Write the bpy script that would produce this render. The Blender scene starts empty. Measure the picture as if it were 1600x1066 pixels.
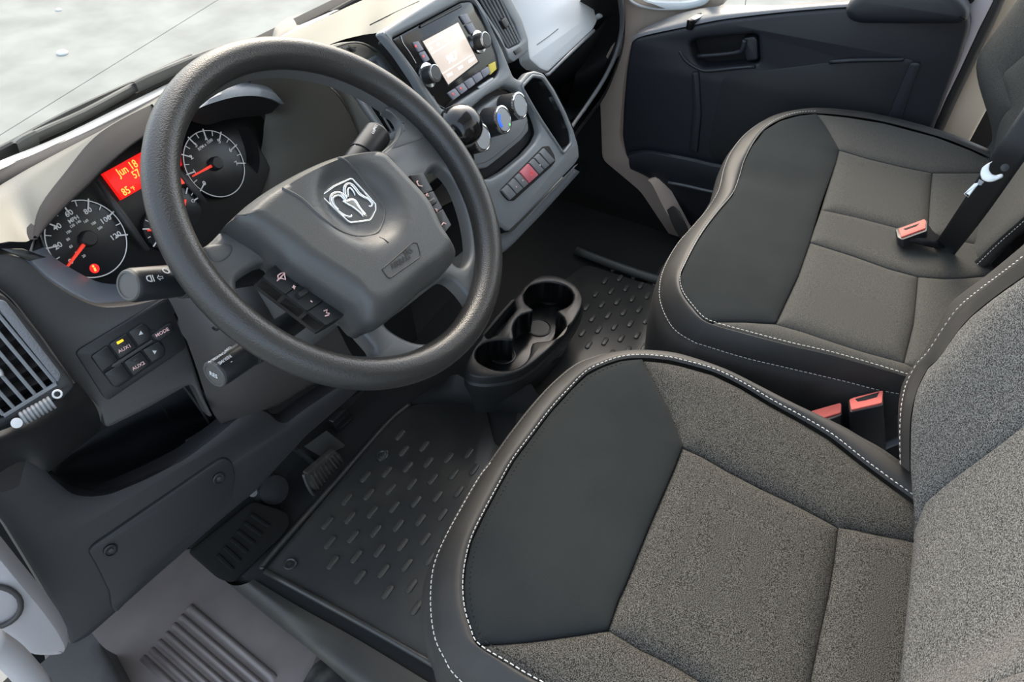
import bpy, bmesh, math, random
import numpy as np
from mathutils import Vector, Matrix
from mathutils.geometry import delaunay_2d_cdt, tessellate_polygon
random.seed(7)
SC = bpy.context.scene
COL = SC.collection

# ------------------------------------------------------------------ camera
FPX = 1180.0
PPX, PPY = 800.0, 533.0
CAMB = np.array([[0.46566078, -0.59688742, 0.65336471],
                 [-0.88390277, -0.34983494, 0.31037302],
                 [0.04331205, -0.72203942, -0.69049486]])      # columns: image right, image down, view direction
CAMC = np.array([-.524, -.451, 1.256])                         # floor under the wheel is z = 0, wheel axis is x = 0
cd = bpy.data.cameras.new('camera')
cd.sensor_width = 36.0
cd.lens = FPX / 1600 * 36.0
cd.clip_start = .02
cd.clip_end = 300
cam = bpy.data.objects.new('camera', cd)
COL.objects.link(cam)
R_, D_, F_ = CAMB[:, 0], CAMB[:, 1], CAMB[:, 2]
cam.matrix_world = Matrix(((R_[0], -D_[0], -F_[0], CAMC[0]), (R_[1], -D_[1], -F_[1], CAMC[1]),
                           (R_[2], -D_[2], -F_[2], CAMC[2]), (0, 0, 0, 1)))
SC.camera = cam

# ------------------------------------------------------------------ light
SC.view_settings.view_transform = 'Standard'
SC.view_settings.look = 'None'
SC.view_settings.gamma = 1
SC.view_settings.use_curve_mapping = False
SC.view_settings.exposure = 0.6
w = bpy.data.worlds.new('sky')
SC.world = w
w.use_nodes = True
wn = w.node_tree
bg = wn.nodes['Background']
sky = wn.nodes.new('ShaderNodeTexSky')
sky.sky_type = 'NISHITA'
sky.sun_disc = False
sky.sun_elevation = math.radians(38)
sky.sun_rotation = math.radians(58)       # hazy sun ahead of the van, above the roof line
sky.dust_density = 5.0
sky.air_density = 1.0
sky.ozone_density = 1.0
bg.inputs[0].default_value = (.88, .96, 1.0, 1)          # even bright haze
bg.inputs[1].default_value = .75
bg2 = wn.nodes.new('ShaderNodeBackground')
wn.links.new(sky.outputs[0], bg2.inputs[0])
bg2.inputs[1].default_value = .27
ad = wn.nodes.new('ShaderNodeAddShader')
wn.links.new(bg.outputs[0], ad.inputs[0])
wn.links.new(bg2.outputs[0], ad.inputs[1])
wn.links.new(ad.outputs[0], wn.nodes['World Output'].inputs[0])


# ------------------------------------------------------------------ helpers
def ray(px, py):
    return CAMB @ np.array([px - PPX, py - PPY, FPX]) / FPX


def P(px, py, x=None, y=None, z=None):
    d = ray(px, py)
    i, v = (0, x) if x is not None else (1, y) if y is not None else (2, z)
    return CAMC + d * ((v - CAMC[i]) / d[i])


class Fr:
    """a flat working plane: origin, right u, up v, out n"""
    def __init__(s, o, n, up=(0, 0, 1)):
        s.o = np.array(o, float)
        s.n = np.array(n, float)
        s.n /= np.linalg.norm(s.n)
        up = np.array(up, float)
        s.v = up - s.n * (up @ s.n)
        s.v /= np.linalg.norm(s.v)
        s.u = np.cross(s.v, s.n)

    def uv(s, px, py, w=0.0):
        d = ray(px, py)
        q = CAMC + d * (((s.o + s.n * w - CAMC) @ s.n) / (d @ s.n)) - s.o
        return np.array([q @ s.u, q @ s.v])

    def uvs(s, pts, w=0.0):
        return [s.uv(p[0], p[1], w) for p in pts]

    def at(s, u, v, w=0.0):
        return s.o + s.u * u + s.v * v + s.n * w

    def pt(s, px, py, w=0.0):
        a = s.uv(px, py, w)
        return s.at(a[0], a[1], w)

    def off(s, w):
        f = Fr(s.o + s.n * w, s.n, s.v)
        return f

    def mat4(s, u=0, v=0, w=0, rot=0.0):
        o = s.at(u, v, w)
        c, sn = math.cos(rot), math.sin(rot)
        a = s.u * c + s.v * sn
        b = -s.u * sn + s.v * c
        return Matrix(((a[0], b[0], s.n[0], o[0]), (a[1], b[1], s.n[1], o[1]), (a[2], b[2], s.n[2], o[2]), (0, 0, 0, 1)))


def cr(pts, k=6, closed=False):
    """Catmull-Rom through points of any dimension"""
    p = [np.array(q, float) for q in pts]
    n = len(p)
    out = []
    for i in range(n if closed else n - 1):
        if closed:
            a, b, c, d = p[i - 1], p[i], p[(i + 1) % n], p[(i + 2) % n]
        else:
            b, c = p[i], p[i + 1]
            a = p[i - 1] if i else 2 * b - c
            d = p[i + 2] if i + 2 < n else 2 * c - b
        for j in range(k):
            t = j / k
            out.append(.5 * ((2 * b) + (c - a) * t + (2 * a - 5 * b + 4 * c - d) * t * t + (3 * b - a - 3 * c + d) * t ** 3))
    if not closed:
        out.append(p[-1])
    return out


def resample(pts, step=None, n=None, closed=False):
    p = [np.array(q, float) for q in pts]
    if closed:
        p = p + [p[0]]
    L = [0.0]
    for a, b in zip(p, p[1:]):
        L.append(L[-1] + np.linalg.norm(b - a))
    if n is None:
        n = max(2, int(round(L[-1] / step)) + (0 if closed else 1))
    A = np.array(p)
    ts = np.linspace(0, L[-1], n + 1)[:-1] if closed else np.linspace(0, L[-1], n)
    return [np.array([np.interp(t, L, A[:, k]) for k in range(A.shape[1])]) for t in ts]


def rrect(u0, v0, u1, v1, r, k=4):
    out = []
    for cx, cy, a0 in ((u1 - r, v1 - r, 0), (u0 + r, v1 - r, 90), (u0 + r, v0 + r, 180), (u1 - r, v0 + r, 270)):
        for j in range(k + 1):
            a = math.radians(a0 + 90 * j / k)
            out.append(np.array([cx + r * math.cos(a), cy + r * math.sin(a)]))
    return out


def circ(u, v, r, n=32, rv=None):
    return [np.array([u + r * math.cos(2 * math.pi * i / n), v + (rv or r) * math.sin(2 * math.pi * i / n)]) for i in range(n)]


def rnd(poly, r=.004, k=3):
    """round the corners of a polygon"""
    out = []
    n = len(poly)
    for i in range(n):
        a, b, c = (np.array(poly[j], float) for j in (i - 1, i, (i + 1) % n))
        la, lc = np.linalg.norm(a - b), np.linalg.norm(c - b)
        rr = min(r, la * .45, lc * .45)
        s, e = b + (a - b) / la * rr, b + (c - b) / lc * rr
        for j in range(k + 1):
            t = j / k
            out.append((1 - t) ** 2 * s + 2 * t * (1 - t) * b + t * t * e)
    return out


def thing(name, label, cat, loc=(0, 0, 0), group=None):
    o = bpy.data.objects.new(name, None)
    COL.objects.link(o)
    o.empty_display_size = .05
    o.location = [float(c) for c in loc]
    o['label'] = label
    o['category'] = cat
    if group:
        o['group'] = group
    return o


def tag(o, label=None, cat=None, group=None, kind=None):
    for k, v in (('label', label), ('category', cat), ('group', group), ('kind', kind)):
        if v:
            o[k] = v
    return o


def put(o, parent):
    COL.objects.link(o)
    if parent is not None:
        o.parent = parent
        if parent.type == 'EMPTY':
            o.matrix_parent_inverse = Matrix.Translation(-Vector(parent.location))
    return o


def mk(name, verts, faces, mat, parent=None, smooth=True, sharp=35, mats=None):
    me = bpy.data.meshes.new(name)
    me.from_pydata([tuple(map(float, v)) for v in verts], [], [tuple(map(int, f)) for f in faces])
    me.validate()
    if smooth:
        me.polygons.foreach_set('use_smooth', [True] * len(me.polygons))
        if sharp:
            me.set_sharp_from_angle(angle=math.radians(sharp))
    me.materials.append(mat)
    me.update()
    return put(bpy.data.objects.new(name, me), parent)


def inset(poly, d):
    """offset a counter-clockwise polygon inwards by d"""
    n = len(poly)
    out = []
    for i in range(n):
        a, b, c = poly[i - 1], poly[i], poly[(i + 1) % n]
        e1, e2 = b - a, c - b
        l1, l2 = np.linalg.norm(e1) or 1e-9, np.linalg.norm(e2) or 1e-9
        n1, n2 = np.array([-e1[1], e1[0]]) / l1, np.array([-e2[1], e2[0]]) / l2
        m = n1 + n2
        q = m @ m
        out.append(b + m * (2 * d / max(q, .8)))
    return out


def area(poly):
    return .5 * sum(a[0] * b[1] - b[0] * a[1] for a, b in zip(poly, poly[1:] + poly[:1]))


class MB:
    def __init__(s):
        s.v, s.f = [], []

    def add(s, verts, faces):
        o = len(s.v)
        s.v += [np.array(q, float) for q in verts]
        s.f += [tuple(i + o for i in f) for f in faces]
        return s

    def plate(s, fr, polys, w0, w1, b=.001, back=False):
        """flat panel on frame fr from outlines (first outer, rest holes), from depth w0 to face w1, edge rounding b"""
        loops = []
        for i, pl in enumerate(polys):
            pl = [np.array(q, float) for q in pl]
            if (area(pl) > 0) != (i == 0):
                pl = pl[::-1]
            loops.append(pl)
        tops = []
        o = len(s.v)
        for pl in loops:
            n = len(pl)
            ins = inset(pl, b)
            base = len(s.v)
            mid = inset(pl, b * .3)
            s.v += [fr.at(q[0], q[1], w0) for q in pl]
            s.v += [fr.at(q[0], q[1], w1 - b) for q in pl]
            s.v += [fr.at(q[0], q[1], w1 - b * .3) for q in mid]
            s.v += [fr.at(q[0], q[1], w1) for q in ins]
            for r in range(3):
                for i in range(n):
                    j = (i + 1) % n
                    s.f.append((base + r * n + i, base + r * n + j, base + (r + 1) * n + j, base + (r + 1) * n + i))
            tops.append((ins, base + 3 * n))
        flat, idx = [], []
        for ins, b0 in tops:
            flat.append([Vector((q[0], q[1], 0)) for q in ins])
            idx += list(range(b0, b0 + len(ins)))
        for t in tessellate_polygon(flat):
            t = [idx[i] for i in t]
            a, bb, c = (s.v[i] for i in t)
            if np.cross(bb - a, c - a) @ fr.n < 0:
                t = t[::-1]
            s.f.append(tuple(t))
        if back:
            flat, idx, base = [], [], o
            for pl in loops:
                flat.append([Vector((q[0], q[1], 0)) for q in pl])
                idx += list(range(base, base + len(pl)))
                base += 4 * len(pl)
            for t in tessellate_polygon(flat):
                s.f.append(tuple(idx[i] for i in t))
        return s

    def box(s, fr, u0, v0, u1, v1, w0, w1, b=.0006):
        return s.plate(fr, [[(u0, v0), (u1, v0), (u1, v1), (u0, v1)]], w0, w1, b)

    def tube(s, pts, r, n=10, closed=False, cap=True):
        pts = [np.array(q, float) for q in pts]
        m = len(pts)
        rs = [r] * m if not hasattr(r, '__len__') else r
        up = None
        rings = []
        for i, p in enumerate(pts):
            a = pts[i - 1] if (i or closed) else pts[i]
            c = pts[(i + 1) % m] if (i + 1 < m or closed) else pts[i]
            t = c - a
            t = t / (np.linalg.norm(t) or 1)
            if up is None:
                up = np.cross(t, (0, 0, 1) if abs(t[2]) < .9 else (1, 0, 0))
            up = up - t * (up @ t)
            up /= np.linalg.norm(up)
            sd_ = np.cross(t, up)
            rings.append([p + (up * math.cos(2 * math.pi * j / n) + sd_ * math.sin(2 * math.pi * j / n)) * rs[i] for j in range(n)])
        o = len(s.v)
        for rg in rings:
            s.v += rg
        for i in range(m if closed else m - 1):
            for j in range(n):
                k = (j + 1) % n
                i2 = (i + 1) % m
                s.f.append((o + i * n + j, o + i * n + k, o + i2 * n + k, o + i2 * n + j))
        if cap and not closed:
            s.f.append(tuple(o + j for j in range(n))[::-1])
            s.f.append(tuple(o + (m - 1) * n + j for j in range(n)))
        return s

    def lathe(s, o3, axis, prof, n=32, cap=True):
        """prof: list of (distance along axis, radius)"""
        ax = np.array(axis, float)
        ax /= np.linalg.norm(ax)
        a = np.cross(ax, (0, 0, 1) if abs(ax[2]) < .9 else (1, 0, 0))
        a /= np.linalg.norm(a)
        b = np.cross(ax, a)
        o = len(s.v)
        for h, r in prof:
            s.v += [np.array(o3) + ax * h + (a * math.cos(2 * math.pi * j / n) + b * math.sin(2 * math.pi * j / n)) * r for j in range(n)]
        for i in range(len(prof) - 1):
            for j in range(n):
                k = (j + 1) % n
                s.f.append((o + i * n + j, o + i * n + k, o + (i + 1) * n + k, o + (i + 1) * n + j))
        if cap:
            s.f.append(tuple(o + j for j in range(n))[::-1])
            s.f.append(tuple(o + (len(prof) - 1) * n + j for j in range(n)))
        return s

    def grid(s, rows, ku=4, kv=4, cu=False):
        """surface through rows of 3-D points (all rows equally long), smoothed both ways"""
        rr = [cr(r, ku, cu) if ku > 1 else [np.array(q, float) for q in r] for r in rows]
        cols = [cr([r[j] for r in rr], kv) if kv > 1 else [r[j] for r in rr] for j in range(len(rr[0]))]
        nu, nv = len(cols), len(cols[0])
        o = len(s.v)
        for c in cols:
            s.v += c
        for i in range(nu if cu else nu - 1):
            for j in range(nv - 1):
                i2 = (i + 1) % nu
                s.f.append((o + i * nv + j, o + i2 * nv + j, o + i2 * nv + j + 1, o + i * nv + j + 1))
        return s

    def out(s, name, mat, parent=None, smooth=True, sharp=35, flip=False):
        f = [q[::-1] for q in s.f] if flip else s.f
        return mk(name, s.v, f, mat, parent, smooth, sharp)


def solid(o, t, off=-1):
    m = o.modifiers.new('thickness', 'SOLIDIFY')
    m.thickness = t
    m.offset = off
    return o


def text(name, body, fr, px=None, uv=None, size=.006, mat=None, parent=None, w=.0003, rot=0.0, align='CENTER', sx=1.0):
    c = bpy.data.curves.new(name, 'FONT')
    c.body = body
    c.size = size
    c.align_x = align
    c.align_y = 'CENTER'
    c.extrude = .0001
    c.offset = size * .014
    c.resolution_u = 2
    o = bpy.data.objects.new(name, c)
    c.materials.append(mat)
    u, v = uv if uv is not None else fr.uv(px[0], px[1], w)
    put(o, parent)
    M = fr.mat4(u, v, w, rot) @ Matrix.Diagonal((sx, 1, 1, 1))
    if parent is not None and parent.type == 'EMPTY':
        M = o.matrix_parent_inverse.inverted() @ M if False else M
    o.matrix_basis = M
    me = bpy.data.meshes.new_from_object(o)
    me.name = name
    mo = bpy.data.objects.new(name, me)
    if not me.materials:
        me.materials.append(mat)
    put(mo, parent)
    mo.matrix_basis = M
    bpy.data.objects.remove(o)
    bpy.data.curves.remove(c)
    return mo


# ------------------------------------------------------------------ materials
def mat(name, col, rough=.5, metal=0.0, spec=.5, bump=None, var=None, emit=None, coat=0.0, sheen=0.0):
    """bump = (kind, scale, strength); var = (scale, second colour, low, high)"""
    m = bpy.data.materials.new(name)
    m.use_nodes = True
    t = m.node_tree
    b = t.nodes['Principled BSDF']
    b.inputs['Base Color'].default_value = (*col, 1)
    b.inputs['Roughness'].default_value = rough
    b.inputs['Metallic'].default_value = metal
    b.inputs['Specular IOR Level'].default_value = spec
    b.inputs['Coat Weight'].default_value = coat
    b.inputs['Sheen Weight'].default_value = sheen
    tc = t.nodes.new('ShaderNodeTexCoord')
    if var:
        nz = t.nodes.new('ShaderNodeTexNoise')
        nz.inputs['Scale'].default_value = var[0]
        nz.inputs['Detail'].default_value = 3
        rp = t.nodes.new('ShaderNodeValToRGB')
        rp.color_ramp.elements[0].color = (*col, 1)
        rp.color_ramp.elements[1].color = (*var[1], 1)
        rp.color_ramp.elements[0].position = var[2]
        rp.color_ramp.elements[1].position = var[3]
        t.links.new(tc.outputs['Object'], nz.inputs['Vector'])
        t.links.new(nz.outputs['Fac'], rp.inputs['Fac'])
        t.links.new(rp.outputs['Color'], b.inputs['Base Color'])
    if bump:
        if bump[0] == 'grain':
            nd = t.nodes.new('ShaderNodeTexVoronoi')
            nd.inputs['Scale'].default_value = bump[1]
            src = nd.outputs['Distance']
        else:
            nd = t.nodes.new('ShaderNodeTexNoise')
            nd.inputs['Scale'].default_value = bump[1]
            nd.inputs['Detail'].default_value = 2
            src = nd.outputs['Fac']
        t.links.new(tc.outputs['Object'], nd.inputs['Vector'])
        bp = t.nodes.new('ShaderNodeBump')
        bp.inputs['Strength'].default_value = bump[2]
        bp.inputs['Distance'].default_value = .001
        t.links.new(src, bp.inputs['Height'])
        t.links.new(bp.outputs['Normal'], b.inputs['Normal'])
    if emit:
        b.inputs['Emission Color'].default_value = (*emit[0], 1)
        b.inputs['Emission Strength'].default_value = emit[1]
    return m


def heather(name, dark, light, sx, sy, sz, lo=.42, hi=.62, bump=.5):
    """woven two-tone upholstery"""
    m = mat(name, dark, .95, spec=.15)
    t = m.node_tree
    b = t.nodes['Principled BSDF']
    tc = t.nodes.new('ShaderNodeTexCoord')
    mp = t.nodes.new('ShaderNodeMapping')
    mp.inputs['Scale'].default_value = (sx, sy, sz)
    nz = t.nodes.new('ShaderNodeTexNoise')
    nz.inputs['Scale'].default_value = 1
    nz.inputs['Detail'].default_value = 1.5
    nz.inputs['Roughness'].default_value = .6
    rp = t.nodes.new('ShaderNodeValToRGB')
    rp.color_ramp.elements[0].color = (*dark, 1)
    rp.color_ramp.elements[1].color = (*light, 1)
    rp.color_ramp.elements[0].position = lo
    rp.color_ramp.elements[1].position = hi
    bp = t.nodes.new('ShaderNodeBump')
    bp.inputs['Strength'].default_value = bump
    bp.inputs['Distance'].default_value = .001
    t.links.new(tc.outputs['Object'], mp.inputs['Vector'])
    t.links.new(mp.outputs['Vector'], nz.inputs['Vector'])
    t.links.new(nz.outputs['Fac'], rp.inputs['Fac'])
    t.links.new(rp.outputs['Color'], b.inputs['Base Color'])
    t.links.new(nz.outputs['Fac'], bp.inputs['Height'])
    t.links.new(bp.outputs['Normal'], b.inputs['Normal'])
    return m


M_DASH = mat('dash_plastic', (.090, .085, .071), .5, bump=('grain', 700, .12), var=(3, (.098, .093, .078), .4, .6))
M_PAD = mat('dash_plastic_lit', (.108, .100, .080), .42, bump=('grain', 700, .12), var=(3, (.120, .111, .089), .4, .6))  # dash plastic again, lightened for the light falling on its top
M_FASCIA = mat('fascia_plastic', (.042, .040, .039), .5, bump=('grain', 800, .10))
M_KNEE = mat('knee_plastic', (.021, .021, .023), .5, bump=('grain', 800, .10))
M_BLACK = mat('black_plastic', (.014, .014, .015), .45, bump=('noise', 900, .05))
M_MATTE = mat('matte_black', (.006, .006, .007), .8)
M_GLOSS = mat('gloss_black', (.008, .008, .009), .12)
M_BUTTON = mat('button_black', (.012, .013, .015), .38)
M_STACK = mat('stack_plastic', (.175, .190, .202), .42, bump=('grain', 900, .12))  # dark grey plastic, with its bluish lit look put into the colour
M_CHROME = mat('chrome', (.75, .77, .78), .12, metal=1)
M_SILVER = mat('satin_silver', (.45, .46, .47), .3, metal=1)
M_GREYKNOB = mat('grey_knob_face', (.07, .068, .066), .5)
M_RUBBER = mat('rubber', (.022, .022, .021), .6, bump=('noise', 600, .1))
M_MAT = mat('mat_rubber', (.034, .034, .033), .38, bump=('noise', 400, .08), var=(6, (.056, .052, .044), .45, .7))
M_STEP = mat('step_plastic', (.180, .155, .145), .5, bump=('noise', 900, .08), var=(8, (.225, .196, .182), .45, .7))
M_GREYTRIM = mat('grey_trim', (.36, .35, .36), .55, bump=('noise', 800, .05))
M_RIM = mat('wheel_leather', (.028, .027, .026), .30, bump=('grain', 650, .22))
M_HUB = mat('hub_plastic', (.054, .055, .055), .40, bump=('grain', 900, .14))
M_SPOKE = mat('spoke_plastic', (.085, .087, .088), .4, bump=('noise', 900, .05))  # lightened so the spokes' highlight is part of the colour
M_FABRIC = heather('grey_heather', (.012, .0117, .0108), (.125, .120, .108), 1000, 1000, 1000)
M_FABRIC_B = heather('grey_heather_back', (.030, .029, .028), (.24, .237, .228), 700, 900, 900)
M_FABRIC_F = heather('grey_cloth_fine', (.040, .0395, .036), (.105, .102, .094), 1100, 1100, 1100, .35, .7, .25)
M_KNIT = mat('black_knit', (.0220, .0246, .0254), .95, spec=.05, bump=('noise', 1500, .25), var=(9, (.0255, .0284, .0292), .4, .6), sheen=.03)
M_LEATHER = mat('black_leatherette', (.024, .023, .022), .6, bump=('grain', 900, .12), var=(14, (.034, .032, .030), .4, .65))
M_THREAD = mat('pale_thread', (.62, .60, .56), .8)
M_DTHREAD = mat('dark_thread', (.006, .006, .006), .9)
M_CREAM = mat('cream_paint', (.62, .55, .45), .45)
M_PINKTRIM = mat('primer_trim', (.52, .42, .35), .5)
M_WHITE = mat('white_panel', (.75, .78, .80), .5)
M_RED = mat('red_plastic', (.80, .09, .07), .4)
M_PALERED = mat('pale_red', (.75, .17, .14), .7, spec=.2)
M_LETTER = mat('white_lettering', (.62, .62, .62), .6)
M_LETTERR = mat('pink_lettering', (.85, .55, .52), .6)
M_BELT = mat('belt_webbing', (.016, .017, .019), .6, bump=('noise', 1200, .3))
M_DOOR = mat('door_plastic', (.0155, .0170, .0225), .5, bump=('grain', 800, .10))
M_DOORTOP = mat('door_plastic_lit', (.11, .115, .125), .32, bump=('grain', 800, .08))  # door plastic paled and blued to include the sky's reflection
M_CONC = mat('concrete', (.185, .188, .172), .85, bump=('noise', 60, .3), var=(4, (.262, .266, .244), .3, .7))
M_HOOD = mat('white_body_paint', (.42, .43, .43), .25, coat=.4)
M_CARPET = mat('grey_carpet', (.012, .0125, .0125), .95, bump=('noise', 900, .5))


# ------------------------------------------------------------------ pads: upholstery built from seamed panels
def pad(name, fr, poly_px, hfun, mat_, parent, puff=.010, fall=.018, grid=.0085, skirt=.012, label=None, closed_px=None, step=.006, crown=0.0, umin=-9.0):
    """one panel on frame fr: outline in frame picked on the surface, centre puffed, edges pulled down into the seam"""
    def solve(px, py):
        wv = 0.0
        for _ in range(30):
            a = fr.uv(px, py, wv)
            wv = wv * .6 + hfun(a[0], a[1]) * .4
        return np.array([max(umin, a[0]), a[1]])
    poly = [np.array(p[1:]) if len(p) == 3 else solve(*p) for p in poly_px]     # ('uv', u, v) or a picked point
    poly = resample(poly, step=step, closed=True)
    if area(poly) < 0:
        poly = poly[::-1]
    A = np.array(poly)
    n = len(A)
    E = np.roll(A, -1, 0) - A
    EL = (E ** 2).sum(1) + 1e-12
    lo, hi = A.min(0), A.max(0)
    gx = np.arange(lo[0], hi[0], grid)
    gy = np.arange(lo[1], hi[1], grid)
    Q = np.array([(x + (grid / 2 if j % 2 else 0), y) for j, y in enumerate(gy) for x in gx]).reshape(-1, 2)

    def dist(Q):
        d = Q[:, None, :] - A[None]
        t = np.clip((d * E[None]).sum(2) / EL[None], 0, 1)
        r = d - t[..., None] * E[None]
        return np.sqrt((r ** 2).sum(2)).min(1)

    def inside(Q):
        x, y = Q[:, 0:1], Q[:, 1:2]
        x1, y1 = A[:, 0][None], A[:, 1][None]
        B_ = np.roll(A, -1, 0)
        x2, y2 = B_[:, 0][None], B_[:, 1][None]
        c = ((y1 > y) != (y2 > y)) & (x < (x2 - x1) * (y - y1) / (y2 - y1 + 1e-15) + x1)
        return c.sum(1) % 2 == 1
    if len(Q):
        Q = Q[inside(Q)]
    extra = []
    for dd in (.002, .005):
        extra += inset([a for a in A], dd)
    extra = np.array(extra)
    ok = inside(extra) & (dist(extra) > .0015)
    extra = extra[ok]
    if len(Q):
        Q = Q[dist(Q) > .0075]
        Q = np.vstack([Q, extra])
    else:
        Q = extra
    vs = [Vector(a) for a in A] + [Vector(q) for q in Q]
    res = delaunay_2d_cdt(vs, [], [list(range(n))], 1, 1e-6)
    V2 = np.array([tuple(v) for v in res[0]])
    D = dist(V2)
    verts = []
    for (u, v), d in zip(V2, D):
        wv = hfun(u, v) - puff * math.exp(-d / fall * 2.2) + crown * (1 - math.exp(-d / .06))
        verts.append(fr.at(u, v, wv))
    faces = []
    for f in res[2]:
        a, b_, c = (V2[i] for i in f[:3])
        if (b_[0] - a[0]) * (c[1] - a[1]) - (b_[1] - a[1]) * (c[0] - a[0]) < 0:
            f = f[::-1]
        faces.append(tuple(f))
    m0 = len(verts)
    edge = {}
    for f in faces:
        for i in range(len(f)):
            e = (f[i], f[(i + 1) % len(f)])
            edge[e] = edge.get(e, 0) + 1
    nb = {}
    for (a, b_) in list(edge):
        if (b_, a) not in edge:
            for q in (a, b_):
                if q not in nb:
                    nb[q] = len(verts)
                    verts.append(verts[q] - fr.n * skirt)
            faces.append((a, nb[a], nb[b_], b_))
    o = mk(name, verts, faces, mat_, parent, True, 60)
    if label:
        o['label'] = label
    return o


def stitches(name, pts, parent, mat_=None, L=.0046, gap=.0022, r=.00055, nrm=(0, 0, 1), lift=.0006):
    p = resample(pts, step=(L + gap) / 3)
    nv = np.array(nrm, float)
    mb = MB()
    k = 0
    while k + 2 < len(p):
        a, b = p[k] + nv * lift, p[k + 2] + nv * lift
        t = b - a
        ln = np.linalg.norm(t)
        if ln > 1e-6:
            t /= ln
            s_ = np.cross(t, nv)
            s_ /= np.linalg.norm(s_) + 1e-9
            m = (a + b) / 2 + nv * r
            mb.add([a + s_ * r - nv * r, a - s_ * r - nv * r, b - s_ * r - nv * r, b + s_ * r - nv * r, m + s_ * r * .8, m - s_ * r * .8],
                   [(0, 1, 5, 4), (2, 3, 4, 5), (0, 4, 3), (1, 2, 5)])
        k += 3
    o = mb.out(name, mat_ or M_THREAD, parent, False)
    o['kind'] = 'stuff'
    return o
# ------------------------------------------------------------------ setting: ground, cab floor, body shell
def sm(t):
    t = min(1.0, max(0.0, t))
    return t * t * (3 - 2 * t)


GZ = -.55
me = MB()
gp = Fr((0, 0, GZ - .02), (0, 0, 1), (0, 1, 0))
ground = me.plate(gp, [[(-14, -12), (16, -12), (16, 18), (-14, 18)]], -.1, 0, .001).out('ground', mat('joint_dirt', (.17, .17, .16), .9), None, False)
ground['kind'] = 'structure'
j0, j1 = P(340, 0, z=GZ), P(42, 185, z=GZ)
ja = math.atan2(j1[1] - j0[1], j1[0] - j0[0])
sf = Fr((j0[0], j0[1], GZ), (0, 0, 1), (-math.sin(ja), math.cos(ja), 0))
k = 0
for i in range(-4, 4):
    for jj in range(-4, 4):
        s_ = MB().plate(sf, [[(i * 3.4 - .6 + .003, jj * 3.2 + .0015), (i * 3.4 + 2.8 - .003, jj * 3.2 + .0015), (i * 3.4 + 2.8 - .003, jj * 3.2 + 3.1985), (i * 3.4 - .6 + .003, jj * 3.2 + 3.1985)]], -.02, 0, .004)
        s_.out('concrete_slab', M_CONC, ground, False)

# cab floor and the stepwell beside it
fl = MB()
up = Fr((0, 0, -.006), (0, 0, 1), (0, 1, 0))
ex = P(430, 897, z=0)[0]
fl.plate(up, [[(-.115, -1.0), (1.30, -1.0), (1.30, .36), (-.115, .36)]], -.05, 0, .004)
floor = fl.out('floor', M_CARPET)
floor['kind'] = 'structure'
tb = MB().grid([[(-.12, .32, -.01), (.5, .32, -.01), (1.33, .32, -.01)], [(-.14, .42, .08), (.5, .42, .08), (1.33, .42, .08)], [(-.2, .50, .40), (.5, .50, .40), (1.33, .50, .40)], [(-.3, .52, .66), (.5, .52, .62), (1.33, .52, .66)]], 3, 5)
toe = tb.out('floor_toe_board', mat('toe_board_carpet', (.012, .013, .013), .9, bump=('noise', 500, .4)))
toe['kind'] = 'structure'

# roof, rear partition, pillars (out of frame but they shade the cab)
rf = MB().plate(Fr((.4, -.5, 1.98), (0, 0, -1), (0, 1, 0)), [[(-.98, -.62), (.98, -.62), (.98, .5), (-.98, .5)]], -.04, 0, .01, True).out('ceiling', mat('roof_lining', (.55, .55, .53), .9))
rf['kind'] = 'structure'
rw = MB().plate(Fr((.4, -1.06, .9), (0, 1, 0)), [[(-1.0, -1.1), (1.0, -1.1), (1.0, 1.1), (-1.0, 1.1)]], -.03, 0, .01, True).out('wall_rear', M_WHITE)
rw['kind'] = 'structure'

# windscreen and its surround
wb = [P(-60, 292, y=.47), P(0, 262, y=.50), P(120, 207, y=.52), P(240, 150, y=.54), P(430, 58, y=.56), P(560, -2, y=.56), P(700, -70, y=.54), P(820, -130, y=.50)]
wt = [np.array([a[0] * .92 + .02, -.02, 1.93]) for a in wb]
M_GLASS = bpy.data.materials.new('clear_glass')
M_GLASS.use_nodes = True
t = M_GLASS.node_tree
t.nodes.remove(t.nodes['Principled BSDF'])
tr = t.nodes.new('ShaderNodeBsdfTransparent')
tr.inputs[0].default_value = (.93, .96, .95, 1)
gl = t.nodes.new('ShaderNodeBsdfGlossy')
gl.inputs['Roughness'].default_value = .02
fn = t.nodes.new('ShaderNodeFresnel')
fn.inputs['IOR'].default_value = 1.13
mx = t.nodes.new('ShaderNodeMixShader')
t.links.new(fn.outputs[0], mx.inputs[0])
t.links.new(tr.outputs[0], mx.inputs[1])
t.links.new(gl.outputs[0], mx.inputs[2])
t.links.new(mx.outputs[0], t.nodes['Material Output'].inputs[0])
ws = MB().grid([wb, [(a + b) / 2 + np.array([0, .03, .03]) for a, b in zip(wb, wt)], wt], 3, 4).out('window_1', M_GLASS)
ws['kind'] = 'structure'

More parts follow.
